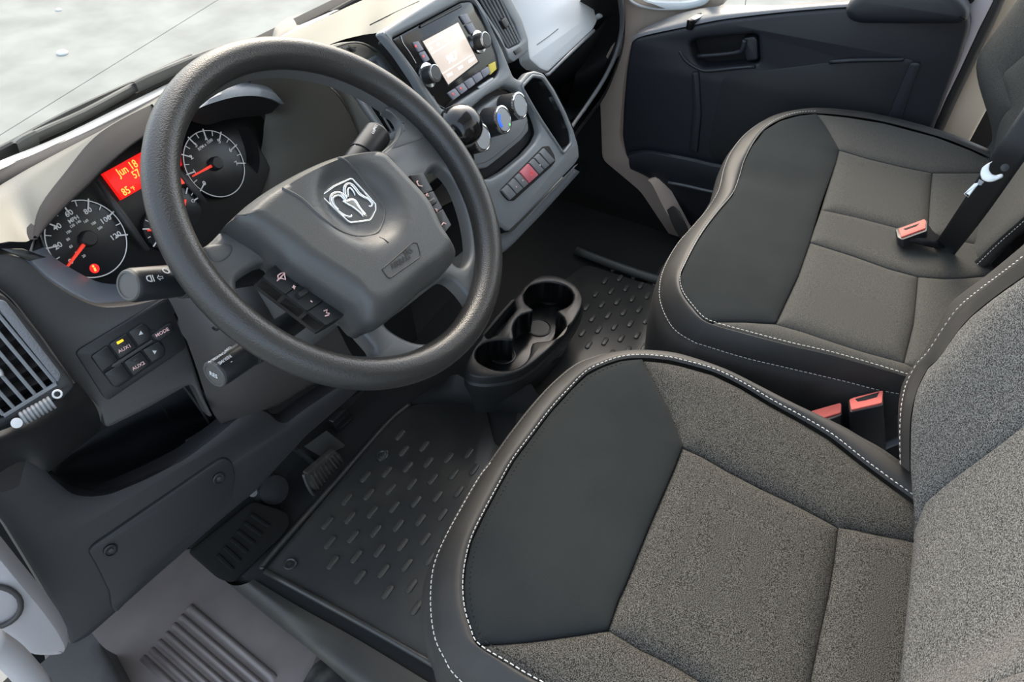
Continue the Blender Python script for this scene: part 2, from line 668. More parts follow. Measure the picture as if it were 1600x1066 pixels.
# white bonnet strip and black cowl outside the glass
bn = MB().grid([[P(-80, 298, y=.50), P(0, 263, y=.53), P(100, 221, y=.55), P(250, 147, y=.57), P(400, 76, y=.58), P(560, 3, y=.585)],
                [P(-80, 288, y=.56), P(0, 253, y=.58), P(102, 211, y=.60), P(248, 139, y=.62), P(400, 66, y=.63), P(560, -5, y=.63)],
                [P(-80, 288, y=.56) + np.array([0, .02, -.06]), P(0, 253, y=.58) + np.array([0, .02, -.06]), P(102, 211, y=.60) + np.array([0, .02, -.06]), P(248, 139, y=.62) + np.array([0, .02, -.06]), P(400, 66, y=.63) + np.array([0, .02, -.06]), P(560, -5, y=.63) + np.array([0, .02, -.06])]], 4, 3)
bonnet = bn.out('bonnet_edge', M_HOOD, None)
solid(bonnet, .004)
tag(bonnet, 'narrow white painted bonnet edge seen beneath the windscreen wiper', 'bonnet')
cw = MB().grid([[P(-80, 335, y=.485), P(0, 290, y=.50), P(50, 262, y=.505), P(100, 238, y=.515), P(150, 213, y=.525), P(200, 186, y=.535), P(250, 156, y=.545)],
                [P(-80, 296, y=.505), P(0, 261, y=.535), P(50, 242, y=.54), P(100, 219, y=.555), P(150, 198, y=.56), P(200, 174, y=.568), P(250, 146, y=.575)]], 4, 2)
cowl = cw.out('windscreen_seal', M_MATTE, None)
solid(cowl, .006)
tag(cowl, 'black rubber seal in the gap between windscreen base and dashboard', 'seal')

for lb_, px_, r_ in (('larger of two white pebbles on the concrete ahead of the van', (98, 84), .030), ('smaller white pebble on the concrete near the top of the frame', (92, 16), .018)):
    c_ = P(*px_, z=GZ)
    pb = MB().lathe(c_, (0, 0, 1), [(-.004, r_ * .8), (r_ * .25, r_), (r_ * .5, r_ * .75), (r_ * .65, r_ * .3), (r_ * .68, .0001)], 12).out('pebble', mat('white_stone', (.7, .7, .68), .8), None, True, None)
    tag(pb, lb_, 'stone', 'white pebbles')
# wiper
wp = thing('windscreen_wiper', 'dark grey wiper arm and blade lying along the base of the windscreen', 'wiper', P(30, 236, y=.64))
def strip(name, a, b, y, m, par, th=.010):
    """bar between two pixel edges (upper list a, lower list b) standing at depth y"""
    A, B = [P(*q, y=y) for q in a], [P(*q, y=y) for q in b]
    o = MB().grid([[q + np.array([0, .012, -.004]) for q in A], A, [(q + r) / 2 + np.array([0, -.004, .003]) for q, r in zip(A, B)], B, [q + np.array([0, .012, -.004]) for q in B]], 3, 2).out(name, m, par, True, 30)
    return o
strip('wiper_arm', [(25, 224), (60, 203), (130, 172), (210, 130)], [(30, 243), (62, 222), (132, 190), (215, 143)], .62, mat('wiper_arm_grey', (.055, .057, .053), .5), wp)
strip('arm_cover', [(208, 128), (232, 116), (300, 88), (345, 72)], [(216, 145), (240, 134), (300, 106), (350, 92)], .615, mat('wiper_cover_grey', (.065, .067, .063), .5), wp)
strip('end_cap', [(24, 222), (35, 214), (55, 204)], [(30, 244), (42, 238), (62, 226)], .615, mat('wiper_cap_grey', (.055, .057, .053), .5), wp)
strip('wiper_blade', [(-40, 250), (20, 220), (110, 172), (220, 122), (300, 85)], [(-40, 275), (10, 251), (60, 231), (215, 157), (300, 118)], .635, M_RUBBER, wp)
# fixed cowl cover at the wiper pivot
cv = thing('cowl_cover', 'grey domed plastic wiper pivot cover behind the top of the steering wheel', 'cover', P(480, 40, y=.60))
MB().grid([[P(424, 62, y=.60), P(432, 40, y=.62), P(455, 26, y=.64), P(500, 16, y=.65), P(530, 10, y=.66)],
           [P(424, 64, y=.585), P(445, 52, y=.59), P(480, 36, y=.60), P(520, 20, y=.61), P(540, 11, y=.62)],
           [P(424, 66, y=.58), P(455, 62, y=.58), P(500, 38, y=.58), P(530, 22, y=.59), P(546, 15, y=.60)]], 4, 3).out('cover_shell', mat('cowl_grey', (.075, .073, .066), .5), cv)
strip('cover_edge', [(424, 61), (455, 58), (500, 34), (546, 12)], [(424, 66), (455, 63), (500, 39), (546, 17)], .575, mat('pale_edge', (.34, .34, .33), .4), cv)
strip('seal_strip', [(520, 16), (560, -6), (600, -28)], [(545, 18), (580, 0), (620, -22)], .58, M_MATTE, cv)

# passenger side: front pillar, body post behind the door
fp = Fr((1.375, .2, .5), (-1, 0, 0))
pil = MB().plate(fp, [rnd(fp.uvs([(962, -20), (1130, -25), (1135, 8), (1060, 26), (1003, 48), (985, 70), (974, 130), (968, 215), (980, 250), (1030, 276), (1062, 326), (1090, 372), (1060, 390), (1000, 300), (940, 250), (935, 120)]), .02)], -.05, 0, .006).out('trim_1', M_PINKTRIM)
pil['kind'] = 'structure'
qf = Fr((1.362, .2, .5), (-1, 0, 0))
qw = thing('quarter_window', 'white rimmed quarter window in the front pillar ahead of the passenger door', 'window', qf.pt(1040, 0))
a = qf.uvs([(968, -30), (985, 2), (1000, 10), (1030, 15), (1075, 14), (1105, 6), (1115, -10), (1120, -40)])
b = qf.uvs([(1000, -25), (1008, -4), (1020, 0), (1050, 2), (1080, 1), (1098, -4), (1104, -15), (1108, -36)])
MB().plate(qf, [rnd(a, .02), rnd(b, .015)], -.01, .012, .005).out('window_frame', M_WHITE, qw)
MB().plate(qf, [b], -.006, -.004, .001).out('pane', M_GLASS, qw)
bp_ = Fr((1.36, -.75, .6), (-1, 0, 0))
post = MB().plate(bp_, [bp_.uvs([(1490, -60), (1640, -60), (1600, 0), (1575, 110), (1500, 250), (1440, 220), (1445, 170), (1520, 20)])], -.04, 0, .006).out('trim_2', M_CREAM)
post['kind'] = 'structure'

bw = Fr((.42, -.955, .5), (0, 1, .10))
bulk = MB().plate(bw, [[(-.95, -.55), (.90, -.55), (.90, .30), (-.95, .30)]], -.01, 0, .004).out('wall_bulkhead', M_WHITE)
bulk['kind'] = 'structure'
# inner body side and underfloor
ub = MB().plate(Fr((.4, -.2, -.28), (0, 0, 1), (0, 1, 0)), [[(-.95, -.9), (.95, -.9), (.95, .85), (-.95, .85)]], -.03, 0, .004).out('floor_underbody', M_CARPET)
ub['kind'] = 'structure'
wr = MB().plate(Fr((1.40, -.2, .2), (-1, 0, 0)), [[(-.85, -.5), (.9, -.5), (.9, .30), (-.85, .30)]], -.03, 0, .004).out('wall_right', M_MATTE)
wr['kind'] = 'structure'
wf = MB().plate(Fr((.4, .60, .2), (0, -1, 0)), [[(-.80, -.5), (1.0, -.5), (1.0, .46), (-.80, .46)]], -.03, 0, .004).out('wall_front', M_MATTE)
wf['kind'] = 'structure'
# ------------------------------------------------------------------ driver's seat
def edge3(fr, hf, px, py, z=None, dn=.004):
    if z is not None:
        return P(px, py, z=z)
    wv = 0.0
    for _ in range(30):
        a = fr.uv(px, py, wv)
        wv = wv * .6 + hf(a[0], a[1]) * .4
    return fr.at(a[0], a[1], wv - dn)


SZ = .48
DF = Fr((.06, -.45, SZ), (0, 0, 1), (0, 1, 0))
def dh(u, v):
    return .020 * sm((u - .06) / .2) + .006 * sm((-u - .1) / .14) - .5 * max(0, v - .12) ** 2
seat = thing('driver_seat', 'driver seat in grey heather cloth with black knit front panel behind the steering wheel', 'car seat', (.06, -.5, 0))
# anchor rows: inner stitch, outer stitch, silhouette, heights
BO = [((1010, 1150), (862, 1185), (845, 1195), .45, .42), ((845, 1066), (722, 1066), (702, 1066), .45, .42), ((795, 1037), (694, 1027), (682, 1030), .45, .425),
      ((747, 1007), (681, 1000), (671, 1000), .45, .43), ((735, 982), (675, 970), (664, 970), .45, .43), ((726, 952), (673, 935), (663, 940), .45, .432),
      ((723, 917), (675, 902), (667, 905), .45, .435), ((726, 882), (681, 875), (676, 874), .45, .44), ((736, 842), (695, 842), (693, 840), .45, .445),
      ((756, 800), (717, 801), (715, 799), .45, .447), ((782, 752), (749, 746), (747, 744), .45, .447), ((802, 717), (767, 723), (765, 721), .45, .447),
      ((832, 677), (799, 678), (797, 676), .452, .449), ((860, 640), (832, 636), (830, 634), .454, .451), ((890, 607), (864, 601), (862, 599), .456, .453),
      ((915, 582), (898, 573), (896, 571), .458, .455), ((940, 569), (926, 561), (924, 559), .460, .457), ((970, 559), (956, 553.5), (954, 552), .463, .460),
      ((1002, 556), (998, 550), (997, 548.5), .467, .464), ((1040, 559), (1043, 553), (1043, 551.5), .472, .469), ((1065, 564), (1082, 562), (1083, 560), .476, .473),
      ((1115, 578), (1138, 583), (1140, 581), .482, .478), ((1159, 599), (1188, 608), (1190, 606), .486, .482), ((1206, 627), (1248, 638), (1251, 636), .49, .486),
      ((1252, 652), (1310, 667), (1313, 665), .49, .486), ((1299, 680), (1343, 686), (1346, 684), .49, .486), ((1346, 717), (1377, 705), (1380, 703), .49, .486),
      ((1393, 752), (1416, 732), (1419, 730), .49, .486), ((1425, 775), (1460, 756), (1463, 754), .49, .486), ((1470, 810), (1520, 795), (1524, 792), .49, .486)]
r0 = [edge3(DF, dh, *a[0], dn=.004) for a in BO]
r2 = [P(*a[1], z=a[3]) for a in BO]
r3 = [P(*a[2], z=a[4]) for a in BO]
r1 = []
for a, b in zip(r0, r2):
    m_ = (a + b) / 2 + np.array([0, 0, .009])
    r1.append(m_)
r1a = [a * .82 + b * .18 + np.array([0, 0, .007]) for a, b in zip(r0, r2)]
r1b = [a * .2 + b * .8 + np.array([0, 0, .007]) for a, b in zip(r0, r2)]
cx = np.array([.06, -.5])
def down(q, z, f):
    d = cx - q[:2]
    d = d / np.linalg.norm(d)
    return np.array([q[0] + d[0] * f, q[1] + d[1] * f, z])
r4 = [down(q, q[2] - .03, -.004) for q in r3]
r5 = [down(q, .30, .015) for q in r3]
r6 = [down(q, .17, .05) for q in r3]
MB().grid([r0, r1a, r1, r1b, r2], 3, 3).out('bolster', M_LEATHER, seat, True, None)
MB().grid([[q + np.array([0, 0, -.0005]) for q in r2], r3, r4, r5, r6], 3, 3).out('side_skirt', M_LEATHER, seat, True, None)
sin = [q + (b - q) * .07 + np.array([0, 0, .0005]) for q, b in zip(r1a, r0)]
stitches('inner_stitching', cr([edge3(DF, dh, *a[0], dn=-.0005) + np.array([0, 0, .0015]) for a in BO], 6), seat, lift=.001)
stitches('outer_stitching', cr([b for b in r2[:12]], 6), seat, nrm=(-.6, .1, .8), lift=.001)
stitches('outer_stitching', cr([b for b in r2[11:]], 6), seat, M_DTHREAD, lift=.0005)
off_ = [(1018, 1140), (853, 1058), (803, 1028), (757, 1000), (745, 977), (737, 949), (734, 917), (737, 884), (747, 846), (766, 805), (791, 757), (811, 722), (840, 683), (867, 647), (896, 614), (920, 590), (944, 576), (972, 566)]
stitches('seam_stitching', cr([edge3(DF, dh, *q, dn=.0035) for q in off_[1:]], 6), seat, M_DTHREAD, lift=.002, r=.0006)
front = [(1004, 557), (1018, 585), (1034, 615), (1046, 636), (1058, 665), (1068, 692), (1060, 713), (1052, 733), (1035, 772), (1018, 811), (998, 860), (977, 912), (968, 930), (951, 979), (908, 986), (865, 992), (828, 997), (790, 1000), (757, 1002)]
innerF = [(747, 1006), (737, 982), (728, 952), (725, 917), (728, 882), (738, 842), (758, 800), (784, 752), (804, 717), (834, 677), (862, 640), (892, 607), (917, 583), (942, 570), (972, 560)]
pad('front_insert', DF, front + innerF, dh, M_KNIT, seat, .006, .016, label='black knit front panel of the seat cushion', crown=.006)
cen = [(1068, 692), (1100, 706), (1140, 729), (1190, 755), (1252, 784), (1290, 804), (1315, 818), (1309, 870), (1300, 925), (1287, 985), (1271, 1066), (1255, 1135), (1240, 1200), (1180, 1130), (1110, 1068), (1060, 1038), (1035, 1025), (1000, 1009), (968, 989), (951, 979), (968, 930), (977, 912), (998, 860), (1018, 811), (1035, 772), (1052, 733)]
pad('centre_panel', DF, cen, dh, M_FABRIC, seat, .012, .022, crown=.004)
rear = [(1315, 818), (1340, 822), (1366, 828), (1419, 838), (1470, 850), (1470, 950), (1450, 1050), (1430, 1180), (1330, 1200), (1240, 1200), (1255, 1135), (1271, 1066), (1287, 985), (1300, 925), (1309, 870)]
pad('rear_panel', DF, rear, dh, M_FABRIC, seat, .010, .02)
side_r = [(1004, 557), (1040, 560), (1065, 565), (1115, 579), (1159, 600), (1206, 628), (1252, 653), (1299, 681), (1346, 718), (1393, 753), (1425, 776), (1470, 812), (1470, 850), (1419, 838), (1366, 828), (1340, 822), (1315, 818), (1290, 804), (1252, 784), (1190, 755), (1140, 729), (1100, 706), (1068, 692), (1058, 665), (1046, 636), (1034, 615), (1018, 585)]
pad('side_panel', DF, side_r, dh, M_FABRIC, seat, .010, .02, crown=.004)
side_l = [(747, 1006), (757, 1002), (790, 1000), (828, 997), (865, 992), (908, 986), (951, 979), (968, 989), (1000, 1009), (1035, 1025), (1060, 1038), (1110, 1068), (1180, 1130), (1240, 1200), (1010, 1152), (845, 1067), (795, 1038)]
pad('side_panel', DF, side_l, dh, M_FABRIC, seat, .010, .02)

# backrest
BKF = Fr((.06, -.665, SZ), (0, 1, .16), (0, 0, 1))
def bh(u, v):
    return .055 * sm((-u - .08) / .15) + .05 * sm((u - .12) / .15) - .02 * sm((.05 - v) / .1)
def bk(px, py, dn=0):
    return edge3(BKF, bh, px, py, dn=dn)
S = [(1398, 1066), (1405, 997), (1414, 918), (1421, 836), (1423, 803), (1419, 772), (1416, 735), (1416, 696), (1417, 661), (1421, 632), (1429, 604), (1445, 573), (1462, 557), (1493, 513), (1515, 489), (1549, 461), (1575, 442), (1599, 425), (1650, 385), (1720, 330)]
Cr = [(1455, 768), (1469, 755), (1490, 738), (1512, 722), (1556, 689), (1600, 654), (1650, 615), (1720, 560)]
pad('backrest_bolster', BKF, S[3:18] + [('uv', -.235, .42), ('uv', -.21, .56), ('uv', -.15, .63), ('uv', -.11, .63)] + Cr[:7][::-1] + [(1440, 780)], bh, M_FABRIC_B, seat, .006, .016, grid=.009)
pad('backrest_panel', BKF, S[:4] + [(1440, 780)] + Cr[:7] + [('uv', -.11, .63), ('uv', .13, .63), ('uv', .19, .45), (1600, 1037), (1560, 1052), (1524, 1066), (1490, 1100), (1440, 1140), (1390, 1130)], bh, M_FABRIC_B, seat, .006, .02, grid=.009)
pad('backrest_lower_panel', BKF, [(1524, 1066), (1560, 1052), (1600, 1037), ('uv', .19, .45), ('uv', .13, .63), ('uv', .17, .63), ('uv', .23, .56), ('uv', .27, .42), ('uv', .29, .25), ('uv', .27, .08), (1440, 1140), (1490, 1100)], bh, M_FABRIC_B, seat, .006, .02, grid=.01)
Sb = S[6:]
Ob = [(1414, 730), (1411, 696), (1410, 663), (1411, 632), (1417, 602), (1431, 580), (1448, 556), (1474, 508), (1492, 476), (1524, 450), (1548, 433), (1599, 392), (1655, 345), (1735, 280)]
q0 = [bk(*a, dn=.004) for a in Sb]
q3 = [P(*b, y=float(a[1] - min(.008, .0008 + .0012 * i_))) for i_, (a, b) in enumerate(zip(q0, Ob))]
q1 = [a * .75 + b * .25 + np.array([.004, .008, 0]) for a, b in zip(q0, q3)]
q2 = [a * .35 + b * .65 + np.array([.006, .008, 0]) for a, b in zip(q0, q3)]
q4 = [a + np.array([.0, -.06, 0]) for a in q3]
q5 = [a + np.array([-.03, -.14, 0]) for a in q3]
MB().grid([q0, q1, q2, q3, q4, q5], 3, 3).out('backrest_edge', M_LEATHER, seat, True, None)
stitches('backrest_stitching', cr([a + np.array([0, .002, .001]) for a in q1], 6), seat, nrm=(.2, .9, .2), lift=.0008, L=.0055)
MB().plate(BKF, [rrect(-.20, .0, .24, .60, .06)], -.10, -.045, .02, True).out('back_shell', M_BLACK, seat)
# base frame under the cushion
MB().plate(Fr((.06, -.5, .0), (0, 0, 1), (0, 1, 0)), [rrect(-.17, -.25, .17, .20, .03)], -.006, .30, .01).out('seat_base', M_BLACK, seat)

# ------------------------------------------------------------------ passenger bench
BZ = .50
PF = Fr((.86, -.45, BZ), (0, 0, 1), (0, 1, 0))
def ph(u, v):
    return .010 * sm((abs(u + .01) - .12) / .2) - .010 * math.exp(-(u / .06) ** 2) * sm((v + .02) / .2) - .4 * max(0, v - .13) ** 2
bench = thing('passenger_bench', 'two-place passenger bench in grey cloth with black knit front panel', 'car seat', (.86, -.5, 0))
BB = [((1419, 587), (1412, 617)), ((1366, 571), (1369, 609)), ((1300, 552), (1319, 596)), ((1234, 537), (1225, 574)), ((1162, 518), (1162, 559)), ((1122, 507), (1100, 540)), ((1100, 498), (1083, 534)),
      ((1083, 480), (1052, 513)), ((1066, 456), (1033, 476)), ((1062, 432), (1031, 445)), ((1072, 408), (1039, 416)), ((1087, 379), (1058, 382)), ((1103, 354), (1083, 353)), ((1124, 327), (1106, 326)),
      ((1145, 302), (1123, 297)), ((1155, 276), (1131, 264)), ((1161, 255), (1142, 238)), ((1175, 226), (1163, 211)), ((1194, 201), (1191, 190)), ((1219, 185), (1215, 180)), ((1248, 177), (1247, 174)), ((1277, 175), (1279, 171.5)),
      ((1325, 179), (1330, 175)), ((1381, 188), (1385, 184)), ((1464, 210), (1467, 206)), ((1517, 230), (1520, 226)), ((1560, 250), (1564, 245))]
SIL = {8: (1020, 480), 9: (1022, 450), 10: (1033, 416), 11: (1050, 386), 12: (1078, 353)}
s0 = [edge3(PF, ph, *a[0], dn=.003) for a in BB]
zz = [.470 if i < 7 else .466 if i < 14 else .476 if i < 20 else .495 for i in range(len(BB))]
s2 = [P(*a[1], z=z) for a, z in zip(BB, zz)]
s1 = [(a + b) / 2 + np.array([0, 0, .008]) for a, b in zip(s0, s2)]
s1a = [a * .82 + b * .18 + np.array([0, 0, .006]) for a, b in zip(s0, s2)]
s1b = [a * .2 + b * .8 + np.array([0, 0, .006]) for a, b in zip(s0, s2)]
cb = np.array([.86, -.5])
def downb(q, z, f):
    d = cb - q[:2]
    d = d / np.linalg.norm(d)
    return np.array([q[0] + d[0] * f, q[1] + d[1] * f, z])
s3 = [downb(q, q[2] - .03, -.010) for q in s2]
s4 = [downb(q, .34, -.004) for q in s2]
s5 = [downb(q, .20, .03) for q in s2]
MB().grid([s0, s1a, s1, s1b, s2], 3, 3).out('bolster', M_LEATHER, bench, True, None)
MB().grid([s2, s3, s4, s5], 3, 3).out('side_skirt', M_LEATHER, bench, True, None)
stitches('inner_stitching', cr([edge3(PF, ph, *a[0], dn=-.002) for a in BB[:22]], 6), bench, lift=.0008, r=.0004)
stitches('outer_stitching', cr([b for b in s2[:20]], 6), bench, nrm=(-.5, .2, .8), lift=.0008, r=.0004)
fi = [(1277, 175), (1290, 192), (1312, 230), (1308, 248), (1303, 263), (1285, 313), (1276, 343), (1268, 371), (1248, 428), (1230, 466), (1213, 502), (1165, 499), (1124, 499), (1108, 500)]
fo = [(1100, 497), (1083, 480), (1066, 456), (1063, 432), (1073, 408), (1088, 379), (1104, 354), (1125, 327), (1146, 302), (1156, 276), (1162, 255), (1176, 226), (1195, 201), (1220, 186), (1248, 178)]
pad('front_insert', PF, fi + fo, ph, M_KNIT, bench, .005, .014, label='black knit front panel of the bench cushion', crown=.004)
m1 = [(1312, 230), (1360, 244), (1410, 256), (1460, 266)]
m1r = [(1460, 266), (1495, 266), (1530, 266), (1580, 262)]
m2 = [(1285, 324), (1337, 335), (1403, 352), (1453, 364)]
m3 = [(1267, 374), (1337, 396), (1390, 415), (1438, 428)]
m3r = [(1438, 428), (1475, 431), (1508, 430), (1560, 425)]
m4 = [(1213, 502), (1256, 514), (1300, 529), (1350, 545), (1416, 563)]
pad('side_panel', PF, [(1277, 175), (1325, 180), (1381, 189), (1464, 211), (1517, 231), (1560, 251), (1580, 262)] + m1r[::-1][1:] + m1[::-1][1:] + [(1290, 192)], ph, M_FABRIC_F, bench, .007, .016)
pad('centre_panel', PF, m1 + [(1456, 310), (1453, 364)] + m2[::-1][1:] + [(1303, 263)], ph, M_FABRIC_F, bench, .009, .018)
pad('middle_strip', PF, m2 + [(1500, 372), (1540, 380), (1560, 425)] + m3r[::-1][1:] + m3[::-1][1:], ph, M_FABRIC_F, bench, .007, .016)
pad('centre_panel', PF, m3 + [(1437, 440), (1431, 502), (1416, 563)] + m4[::-1][1:] + [(1230, 466), (1248, 428)], ph, M_FABRIC_F, bench, .009, .018)
pad('side_panel', PF, m4 + [(1440, 575), (1419, 586), (1366, 570), (1300, 551), (1234, 536), (1162, 517), (1122, 506), (1111, 502), (1124, 499), (1165, 499)], ph, M_FABRIC_F, bench, .007, .016)
pad('rear_panel', PF, m1r + [(1560, 320), (1540, 380), (1500, 372), (1453, 364), (1456, 310)], ph, M_FABRIC_F, bench, .008, .016)
pad('rear_panel', PF, m3r + [(1530, 500), (1480, 560), (1440, 575), (1416, 563), (1431, 502), (1437, 440)], ph, M_FABRIC_F, bench, .008, .016)
# bench backrest
QF = Fr((.86, -.70, BZ), (0, 1, .18), (0, 0, 1))
def qh(u, v):
    return .125 * sm((-u - .16) / .20) * sm(v / .16) + .06 * sm((u - .26) / .14) * sm((v + .02) / .1)
wing = [(1530, 268), (1522, 235), (1518, 200), (1516, 165), (1519, 130), (1527, 85), (1540, 50), (1560, 15), (1585, -15), ('uv', -.375, .46), ('uv', -.33, .55), ('uv', -.2, .56), (1600, 130), (1575, 165), (1552, 215)]
pad('backrest_wing', QF, wing, qh, M_FABRIC_F, bench, .010, .02, grid=.012, step=.01, umin=-.385)
mid = [(1530, 268), (1552, 215), (1575, 165), (1600, 130), ('uv', -.2, .56), ('uv', .36, .56), ('uv', .42, .46), (1640, 300), (1595, 340), (1560, 370), (1510, 415), (1500, 440), (1470, 500), (1440, 520), (1440, 440), (1500, 330)]
pad('backrest_panel', QF, mid, qh, M_FABRIC_F, bench, .008, .02, grid=.012, step=.01)
b0 = [edge3(QF, qh, *a, dn=.004) for a in [(1440, 540), (1470, 500), (1500, 440), (1510, 417), (1560, 371), (1595, 341), (1640, 300), (1760, 200)]]
b3 = [P(*a, y=float(b[1] - .012)) for a, b in zip([(1440, 570), (1468, 532), (1500, 466), (1514, 447), (1565, 394), (1600, 363), (1650, 319), (1770, 216)], b0)]
b1 = [a * .7 + b * .3 + np.array([-.003, .008, .004]) for a, b in zip(b0, b3)]
b2 = [a * .35 + b * .65 + np.array([-.004, .008, .004]) for a, b in zip(b0, b3)]
b4 = [a + (a - CAMC) / np.linalg.norm(a - CAMC) * .06 for a in b3]
MB().grid([b0, b1, b2, b3, b4], 3, 3).out('backrest_edge', M_LEATHER, bench, True, None)
stitches('backrest_stitching', cr(b2, 6), bench, nrm=(-.6, .6, .5), lift=.001)
MB().plate(QF, [rrect(-.35, .0, .36, .53, .06)], -.11, -.05, .02, True).out('back_shell', M_BLACK, bench)
MB().plate(Fr((.86, -.5, .0), (0, 0, 1), (0, 1, 0)), [rrect(-.33, -.22, .34, .20, .03)], -.006, .32, .01).out('seat_base', M_BLACK, bench)
# ------------------------------------------------------------------ steering wheel
WF = Fr((0, 0, .80), (0, -.647, .763), (0, .763, .647))
sw = thing('steering_wheel', 'black four-spoke steering wheel with button pads and a chrome horned animal badge', 'steering wheel', (0, 0, .80))
N = 96
rim = MB()
RR, ra, rb = .1838, .0166, .0172
prof = 20
for i in range(N):
    a = 2 * math.pi * i / N
    for j in range(prof):
        b = 2 * math.pi * j / prof
        r = RR + ra * math.cos(b)
        rim.v.append(WF.at(r * math.cos(a), r * math.sin(a), rb * math.sin(b)))
for i in range(N):
    for j in range(prof):
        k, l = (i + 1) % N, (j + 1) % prof
        rim.f.append((i * prof + j, k * prof + j, k * prof + l, i * prof + l))
rim.out('rim', M_RIM, sw, True, None)

def arc(a0, a1, r, n=24):
    return [np.array([r * math.cos(a0 + (a1 - a0) * i / n), r * math.sin(a0 + (a1 - a0) * i / n)]) for i in range(n + 1)]
RI = .1705
hw = -.006
topL, topR = WF.uv(318, 384, hw), WF.uv(606, 166, hw)
aL, aR = math.atan2(topL[1], topL[0]), math.atan2(topR[1], topR[0])
hub_top = WF.uvs([(355, 347), (400, 307), (462, 270), (520, 245), (575, 235), (595, 236)], hw)
top_open = arc(aL, aR, RI, 30) + cr(WF.uvs([(606, 166), (623, 176), (631, 196), (622, 214), (605, 229), (592, 240)], hw), 4) + [q + np.array([0, -.012]) for q in hub_top[::-1]] + WF.uvs([(348, 358), (335, 372), (322, 383)], hw)
r_open = cr(WF.uvs([(672, 268), (690, 260), (712, 284), (728, 325), (737, 370), (736, 400), (724, 416), (708, 408), (690, 370), (664, 300)], hw), 4, True)
b_open = rnd(WF.uvs([(600, 505), (637, 478), (672, 450), (700, 430), (722, 448), (741, 474), (735, 495), (715, 514), (690, 530), (667, 537), (640, 532), (615, 518)], hw), .01)
l_open = cr(WF.uvs([(417, 407), (380, 427), (371, 443), (380, 465), (400, 486), (450, 521), (500, 543), (550, 556), (576, 556), (588, 548), (570, 525), (545, 500), (500, 480), (440, 432)], hw), 3, True)
MB().plate(WF, [arc(0, 2 * math.pi, .178, 96)[:-1], top_open, r_open, b_open, l_open], -.026, hw, .006).out('spoke_frame', M_SPOKE, sw, True, 50)
# thumb rests on the two upper spokes
def blob(fr, pts, w0, h, name, m, par, b=.006):
    mb = MB()
    pl = cr(pts, 4, True)
    if area(pl) < 0:
        pl = pl[::-1]
    c = sum(pl) / len(pl)
    rows = []
    for s_, hh in ((1, 0), (.96, .45), (.85, .8), (.6, .95), (.25, 1)):
        rows.append([fr.at(*(c + (q - c) * s_), w0 + h * hh) for q in pl])
    n = len(pl)
    for r in rows:
        mb.v += r
    for i in range(4):
        for j in range(n):
            mb.f.append((i * n + j, i * n + (j + 1) % n, (i + 1) * n + (j + 1) % n, (i + 1) * n + j))
    mb.f.append(tuple(4 * n + j for j in range(n)))
    return mb.out(name, m, par, True, None)
blob(WF, WF.uvs([(322, 381), (345, 376), (366, 378), (366, 392), (352, 405), (336, 405), (326, 395)]), -.008, .0035, 'thumb_rest', M_SPOKE, sw)
blob(WF, WF.uvs([(607, 166), (625, 160), (650, 175), (670, 200), (668, 213), (645, 222), (615, 231), (628, 214), (634, 196), (627, 178)]), -.008, .0035, 'thumb_rest', M_SPOKE, sw)

# airbag cover: shield-shaped dome with a recessed badge pocket
hubp = cr(WF.uvs([(355, 347), (400, 307), (462, 270), (520, 245), (570, 235.5), (597, 237), (613, 252), (640, 282), (675, 325), (697, 372)], .015), 4)
hubp += cr(WF.uvs([(710, 400), (706, 413), (687, 435), (662, 452), (630, 481), (600, 506), (577, 514), (562, 508)], .010), 4)
hubp += cr(WF.uvs([(540, 488), (500, 461), (450, 427), (430, 408), (400, 385), (366, 364), (356, 355)], .004), 4)
if area(hubp) < 0:
    hubp = hubp[::-1]
hubp = resample(hubp, n=110, closed=True)
hc = WF.uv(545, 335, .004)
badge = WF.uvs([(498, 304), (547, 278), (587, 320), (585, 338), (577, 346), (546, 350)], .02)
pocket_c = sum(badge) / len(badge)
def hubh(q):
    r = np.linalg.norm(q - pocket_c)
    return .030 - .012 * (1 - sm((r - .030) / .022)) + .004 * sm((.02 - q[1]) / .1)
hb = MB()
n = len(hubp)
A_ = np.array(hubp)
D_in = [0, .0015, .005, .011]
H_in = [.004, .014, .021, .026]
rows = []
prev = hubp
for d, h in zip(D_in, H_in):
    ring = inset(hubp, d) if d < .006 else [hc + (q - hc) * (1 - d / max(.02, np.linalg.norm(q - hc))) for q in hubp]
    rows.append([WF.at(q[0], q[1], min(h, hubh(q)) if d > .01 else h) for q in ring])
for s_ in (.84, .76, .68, .60, .53, .46, .39, .32, .25, .18, .10):
    ring = [hc + (q - hc) * s_ for q in hubp]
    rows.append([WF.at(q[0], q[1], hubh(q)) for q in ring])
rows.insert(0, [WF.at(q[0], q[1], -.02) for q in hubp])
for r in rows:
    hb.v += r
for i in range(len(rows) - 1):
    for j in range(n):
        hb.f.append((i * n + j, i * n + (j + 1) % n, (i + 1) * n + (j + 1) % n, (i + 1) * n + j))
hb.f.append(tuple((len(rows) - 1) * n + j for j in range(n)))
cover = hb.out('airbag_cover', M_HUB, sw, True, 60)
